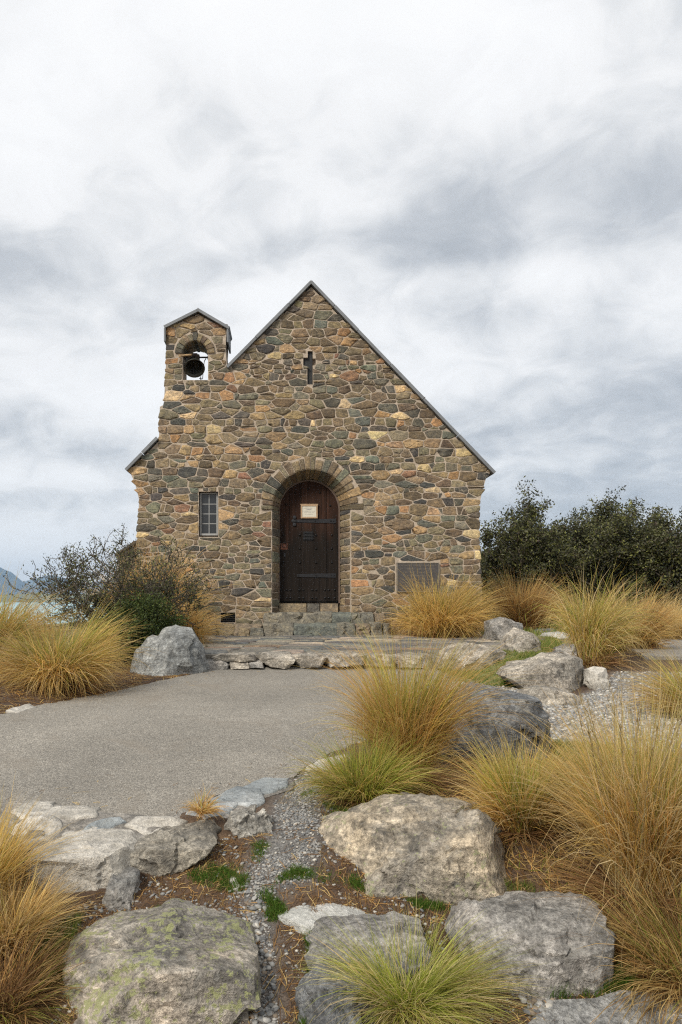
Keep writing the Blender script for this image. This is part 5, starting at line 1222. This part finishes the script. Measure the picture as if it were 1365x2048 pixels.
PG = [((0.20, 0.198, 0.19), 5), ((0.27, 0.262, 0.245), 4), ((0.13, 0.132, 0.132), 4), ((0.36, 0.34, 0.30), 1.5), ((0.22, 0.175, 0.13), 2)]
ctr = np.array(PATH)
pts = scatter(PATH, 7500, 1, lambda x, y: np.clip(dist_poly(x, y, PATH) / 0.10 + 0.10, 0, 1) * np.clip(0.55 + wav(x * 3, y * 3) * 1.2, 0.12, 1))
pebbles('gravel', 'grey gravel trodden down the middle path', pts, 0.002, 0.0095, 2, PG)
pts = scatter(GRAV, 15000, 3, lambda x, y: np.clip((9.0 - y) / 3.5, 0.25, 1)); pebbles('gravel', 'pale gravel bed on the right under the bank', pts, 0.006, 0.021, 4, [(tuple(v * 1.35 for v in c), w) for c, w in PG])
FOREG = [gp_base(*p) for p in [(180, 1800), (300, 1740), (440, 1680), (560, 1640), (700, 1640), (1040, 1800), (1240, 1900), (1400, 2100), (100, 2150), (60, 1850)]]
pts = scatter(FOREG, 4200, 5, lambda x, y: np.clip(0.5 + wav(x * 4 + 1, y * 4) * 1.6, 0.08, 1)); pebbles('gravel', 'scattered grey stones on the soil between the boulders', pts, 0.002, 0.011, 6, PG)
pts = scatter([gp_base(*p) for p in [(470, 1780), (530, 1790), (545, 1900), (560, 2060), (500, 2060), (505, 1900)]], 420, 7); pebbles('gravel', 'coarser grey gravel beside the lichened boulder', pts, 0.003, 0.014, 8, PG, sub=2)
pts = scatter([gp_base(*p) for p in [(1040, 1995), (1120, 1985), (1130, 2040), (1060, 2060)]], 160, 9); pebbles('gravel', 'grey gravel at the foot of the lower right boulder', pts, 0.006, 0.018, 10, PG, sub=2)
# crumbs along the asphalt edge
ed = np.array(edge); sel = (ed[:, 1] < 5.5); rg = np.random.RandomState(12); q = ed[sel][rg.randint(0, sel.sum(), 900)] + rg.normal(0, .018, (900, 2)); q = q[~pip(q[:, 0], q[:, 1], ASPH)]
pebbles('gravel', 'loose chippings along the broken asphalt edge', q, 0.003, 0.008, 13, PG)
def straws(name, label, pts, L, w, seed, pal, curl=0.13):
    rg = np.random.RandomState(seed); n = len(pts); K = 3; a = rg.uniform(0, 2 * np.pi, n); Ln = L * rg.uniform(.4, 1.3, n); V = np.empty((n, K + 1, 2, 3)); p = pts.copy(); cu = rg.normal(0, curl, n); zo = rg.uniform(.002, .012, n)
    for k in range(K + 1):
        d = np.stack([np.cos(a), np.sin(a)], 1); s = np.stack([-d[:, 1], d[:, 0]], 1) * w / 2; z = ground(p[:, 0], p[:, 1]) + zo * (0.4 + 0.6 * np.sin(k + a * 3) ** 2)
        for m_, sg in ((0, -1), (1, 1)): V[:, k, m_, :2] = p + s * sg; V[:, k, m_, 2] = z + sg * 0.0006
        p = p + d * (Ln / K)[:, None]; a = a + cu
    idx = (np.arange(n)[:, None] * (K + 1) * 2 + np.arange(K)[None] * 2).ravel(); Fc = np.stack([idx, idx + 1, idx + 3, idx + 2], 1)
    pl = np.array([c for c, _ in pal]); wt_ = np.array([c for _, c in pal], float); cc = pl[rg.choice(len(pl), n, p=wt_ / wt_.sum())] * rg.uniform(.7, 1.25, n)[:, None]
    return tag(mesh_np(name, V.reshape(-1, 3), Fc, M['grass'], cols=np.repeat(cc, (K + 1) * 2, 0), origin='zero'), label, kind='stuff')
on_a = scatter(ASPH, 420, 61, lambda x, y: np.exp(-dist_poly(x, y, ASPH) / 0.18) + 0.02)
def on_asphalt():
    global ground
    g0 = ground; ground = lambda x, y: gbase(x, y) + 0.004
    straws('straw_litter', 'bits of straw blown onto the edge of the forecourt', on_a[:260], 0.06, 0.0022, 62, [(STRAW, 2), (BROWN, 3)])
    pebbles('gravel', 'loose grit on the edge of the forecourt', on_a, 0.002, 0.007, 63, PG); ground = g0
on_asphalt()
dS = lambda x, y: np.where(pip(x, y, PATH), 0.12, 1.0) * np.where(pip(x, y, ASPH), 0, 1)
straws('straw_litter', 'dead straw and grass litter on the soil between boulders', scatter(FOREG, 8000, 21, dS), 0.055, 0.0016, 22, [(ORANGE, 2), (STRAW, 2), (BROWN, 7)])
LB = [gp_base(*p) for p in [(-150, 1480), (0, 1430), (250, 1378), (400, 1345), (400, 1290), (200, 1290), (-150, 1310)]]
straws('straw_litter', 'brown litter under the left tussocks and shrubs', scatter(LB, 7000, 23, lambda x, y: np.where(pip(x, y, ASPH), 0, 1.0)), 0.13, 0.005, 24, [(ORANGE, 3), (STRAW, 2), (BROWN, 5)])
RB = [gp_base(*p) for p in [(860, 1520), (1090, 1490), (1250, 1505), (1500, 1530), (1500, 1950), (1240, 1900), (1040, 1790), (930, 1640), (640, 1640), (640, 1580), (700, 1520)]]
straws('straw_litter', 'straw thatch between the tussocks on the right', scatter(RB, 9000, 25, lambda x, y: np.where(pip(x, y, ASPH), 0, 1.0)), 0.12, 0.003, 26, [(ORANGE, 3), (STRAW, 4), (BROWN, 4), (GREEN, 1)])
def lawn_patch(label, poly_px, n, h, seed, pal, w=0.0028):
    poly = [gp_base(*p) for p in poly_px]; rg = np.random.RandomState(seed)
    pts = scatter(poly, n, seed, lambda x, y: np.clip(dist_poly(x, y, poly) / 0.05, 0.05, 1) * np.clip(0.6 + wav(x * 5, y * 5) * 1.6, 0.05, 1) * np.where(pip(x, y, ASPH), 0, 1))
    K = 2; a = rg.uniform(0, 2 * np.pi, n); hh = h * rg.uniform(.4, 1.3, n); tl = rg.uniform(.1, .9, n); V = np.empty((n, K + 1, 2, 3)); z = ground(pts[:, 0], pts[:, 1]) - 0.003
    o = np.stack([np.cos(a), np.sin(a)], 1); b = rg.uniform(0, 2 * np.pi, n); s = np.stack([np.cos(b), np.sin(b)], 1)
    for k in range(K + 1):
        t = k / K; c = pts + o * (hh * tl * t ** 1.5)[:, None]; ww = w * (1 - t * .85) / 2
        for m_, sg in ((0, -1), (1, 1)): V[:, k, m_, :2] = c + s * sg * ww; V[:, k, m_, 2] = z + hh * t * (1 - .3 * tl * t)
    idx = (np.arange(n)[:, None] * (K + 1) * 2 + np.arange(K)[None] * 2).ravel(); Fc = np.stack([idx, idx + 1, idx + 3, idx + 2], 1)
    pl = np.array([c for c, _ in pal]); wt_ = np.array([c for _, c in pal], float); cc = pl[rg.choice(len(pl), n, p=wt_ / wt_.sum())] * rg.uniform(.7, 1.3, n)[:, None]
    return tag(mesh_np('grass', V.reshape(-1, 3), Fc, M['grass'], cols=np.repeat(cc, (K + 1) * 2, 0), origin='zero'), label, kind='stuff')
gg = [((0.075, 0.15, 0.02), 5), ((0.13, 0.22, 0.035), 4), ((0.22, 0.19, 0.06), 1)]; gy_ = [((0.16, 0.23, 0.04), 5), ((0.30, 0.30, 0.09), 4), ((0.42, 0.34, 0.15), 1.5), ((0.10, 0.18, 0.03), 3)]
lawn_patch('bright green grass patch on the soil left of the gravel path', [(370, 1745), (420, 1728), (480, 1738), (508, 1770), (490, 1800), (440, 1790), (380, 1765)], 3200, 0.022, 31, gg)
lawn_patch('green grass strip above the lichened boulder', [(295, 1818), (330, 1805), (385, 1808), (380, 1822), (300, 1826)], 700, 0.02, 32, gg)
lawn_patch('green grass beside the flat pale slab', [(590, 1738), (640, 1745), (720, 1760), (750, 1795), (700, 1790), (610, 1770), (545, 1790), (560, 1760)], 2600, 0.02, 33, gg)
lawn_patch('grass tuft at the left end of the flat pale slab', [(512, 1800), (545, 1790), (575, 1830), (575, 1850), (535, 1850), (510, 1820)], 1500, 0.028, 34, gg)
lawn_patch('green tuft left of the rounded mottled boulder', [(610, 1885), (640, 1880), (660, 1920), (640, 1990), (615, 1960)], 1300, 0.045, 35, gg)
lawn_patch('grass at the very bottom under the lime tussock', [(600, 2030), (640, 2005), (700, 2015), (700, 2060), (600, 2060)], 1400, 0.03, 36, gg)
lawn_patch('green tuft at the asphalt edge by the path', [(595, 1580), (630, 1570), (640, 1585), (600, 1592)], 350, 0.015, 37, gg)
lawn_patch('yellow green lawn on the bank between the rocks', BANK_PX, 16000, 0.045, 38, gy_, 0.006)
lawn_patch('bright green herbs against the long humped rock', [(1000, 1352), (1090, 1345), (1110, 1378), (1040, 1378), (1000, 1372)], 3500, 0.06, 39, gg, 0.007)
lawn_patch('green grass fringe between the gravel and the huge tussock', [(1090, 1485), (1240, 1500), (1260, 1540), (1120, 1530)], 5000, 0.05, 40, gy_, 0.004)
lawn_patch('grass and weeds by the lower right boulder', [(1060, 1975), (1200, 1930), (1300, 1990), (1180, 2015), (1080, 2020)], 3200, 0.05, 41, gg)
lawn_patch('green grass between the tussock and lichened boulder', [(60, 1880), (130, 1850), (170, 1830), (135, 1960), (80, 2000)], 1500, 0.05, 42, gy_)
lawn_patch('sparse green weeds along the left side of the gravel path', [(500, 1690), (530, 1680), (545, 1700), (520, 1740), (500, 1730)], 600, 0.018, 44, gg)
lawn_patch('green weeds in front of the biggest boulder', [(800, 1800), (870, 1815), (930, 1812), (920, 1835), (840, 1832)], 900, 0.025, 45, gg)
lawn_patch('green weeds beneath the small green tussock', [(640, 1600), (700, 1612), (760, 1605), (740, 1628), (660, 1625)], 900, 0.03, 46, gg)
lawn_patch('weeds between the right boulder and the thatch', [(960, 1780), (1060, 1770), (1090, 1795), (1000, 1800)], 900, 0.03, 47, gy_)
# far lawn
lawn_patch('dry yellow grass around the trees behind', [(960, 1275), (1600, 1275), (1600, 1240), (960, 1240)], 16000, 0.10, 43, gy_ , 0.02)

# ------------------------------------------------------------------ lake, far shore, mountains, air
water, wnt, wb = new_mat('turquoise_lake'); wb.inputs['Base Color'].default_value = (0.24, 0.44, 0.48, 1); wb.inputs['Roughness'].default_value = 0.35
o = mesh_py('lake_water', [(-9000, 36, -8), (9000, 36, -8), (9000, 9500, -8), (-9000, 9500, -8)], [(0, 1, 2, 3)], water, origin='zero'); tag(o, 'pale turquoise lake', kind='structure')
def ridge(name, label, Y0, prof_px, depth, col, seed, snow=False, rough=0.12):
    xs_ = [P(p, 0, Y0)[0] for p, _ in prof_px]; zs_ = [P(0, q, Y0)[1] for _, q in prof_px]
    NX, NY = 220, 40; X_ = np.linspace(xs_[0], xs_[-1], NX); H = np.interp(X_, xs_, zs_); V = np.empty((NY, NX, 3))
    for j in range(NY):
        t = j / (NY - 1) * 2 - 1; f = max(0, 1 - abs(t)) ** 0.9; y = Y0 + t * depth
        for i in range(NX):
            nz = mnoise.fractal(Vector((X_[i] / depth * 2.2, t * 2.2, seed)), 0.9, 2.1, 5); V[j, i] = (X_[i] + t * 0, y, -14 + (H[i] + 14) * f * (1 + rough * nz * (1 - f * .6)))
    ii, jj = np.meshgrid(np.arange(NX - 1), np.arange(NY - 1)); a = (jj * NX + ii).ravel(); Fc = np.stack([a, a + 1, a + NX + 1, a + NX], 1)
    o = mesh_np(name, V.reshape(-1, 3), Fc, col, smooth_=True, origin='zero'); return tag(o, label, kind='structure')
ridge('far_shore', 'low green brown shore across the lake', 3300, [(-1200, 1192), (-400, 1190), (0, 1189), (80, 1187), (150, 1188), (260, 1190), (600, 1191), (1200, 1190), (2400, 1191)], 180, plain('shore_scrub', (0.10, 0.115, 0.045), 0.95, 0.35, 0.02), 3, rough=0.5)
mm, mnt, mb_ = new_mat('hazed_mountain_slope'); mp_n = NOISE(mnt, stretch(mnt, pos(mnt), (0.004, 0.004, 0.01)), 1.0, 6, 0.65)
LK(mnt, RAMP(mnt, mp_n, [(0.35, (0.035, 0.085, 0.14)), (0.6, (0.07, 0.13, 0.18)), (0.78, (0.2, 0.24, 0.28))]), mb_.inputs['Base Color']); mb_.inputs['Roughness'].default_value = 1  # part of the distant haze is painted in as the blue of the slopes
ridge('mountain', 'haze blue mountain spur falling to the lake at the far left', 4600, [(-1500, 1150), (-900, 1110), (-400, 1135), (-200, 1110), (-60, 1128), (-20, 1128), (0, 1134), (22, 1144), (42, 1160), (60, 1175), (75, 1188), (95, 1197), (110, 1203)], 500, mm, 5, rough=0.25)
ridge('mountain', 'second paler mountain behind the twiggy shrub', 6000, [(-400, 1160), (20, 1172), (50, 1162), (80, 1155), (105, 1150), (125, 1156), (160, 1165), (230, 1158), (330, 1166), (520, 1150), (800, 1160), (1200, 1140), (1700, 1165), (2400, 1150)], 700, mm, 8, rough=0.25)
hm = bpy.data.materials.new('haze_air'); hm.use_nodes = True; hn = hm.node_tree; hn.nodes.clear()
pv = NN(hn, 'ShaderNodeVolumePrincipled'); pv.inputs['Color'].default_value = (0.56, 0.75, 1.0, 1); pv.inputs['Density'].default_value = 1.2e-4
ho = NN(hn, 'ShaderNodeOutputMaterial'); LK(hn, pv.outputs[0], ho.inputs['Volume'])
m = MB(); m.box(-9600, 9600, -400, 9900, -16, 420); o = m.build('haze', hm, origin='zero'); tag(o, 'thin blue air between here and the mountains', kind='stuff')
print('objects', len(bpy.data.objects))
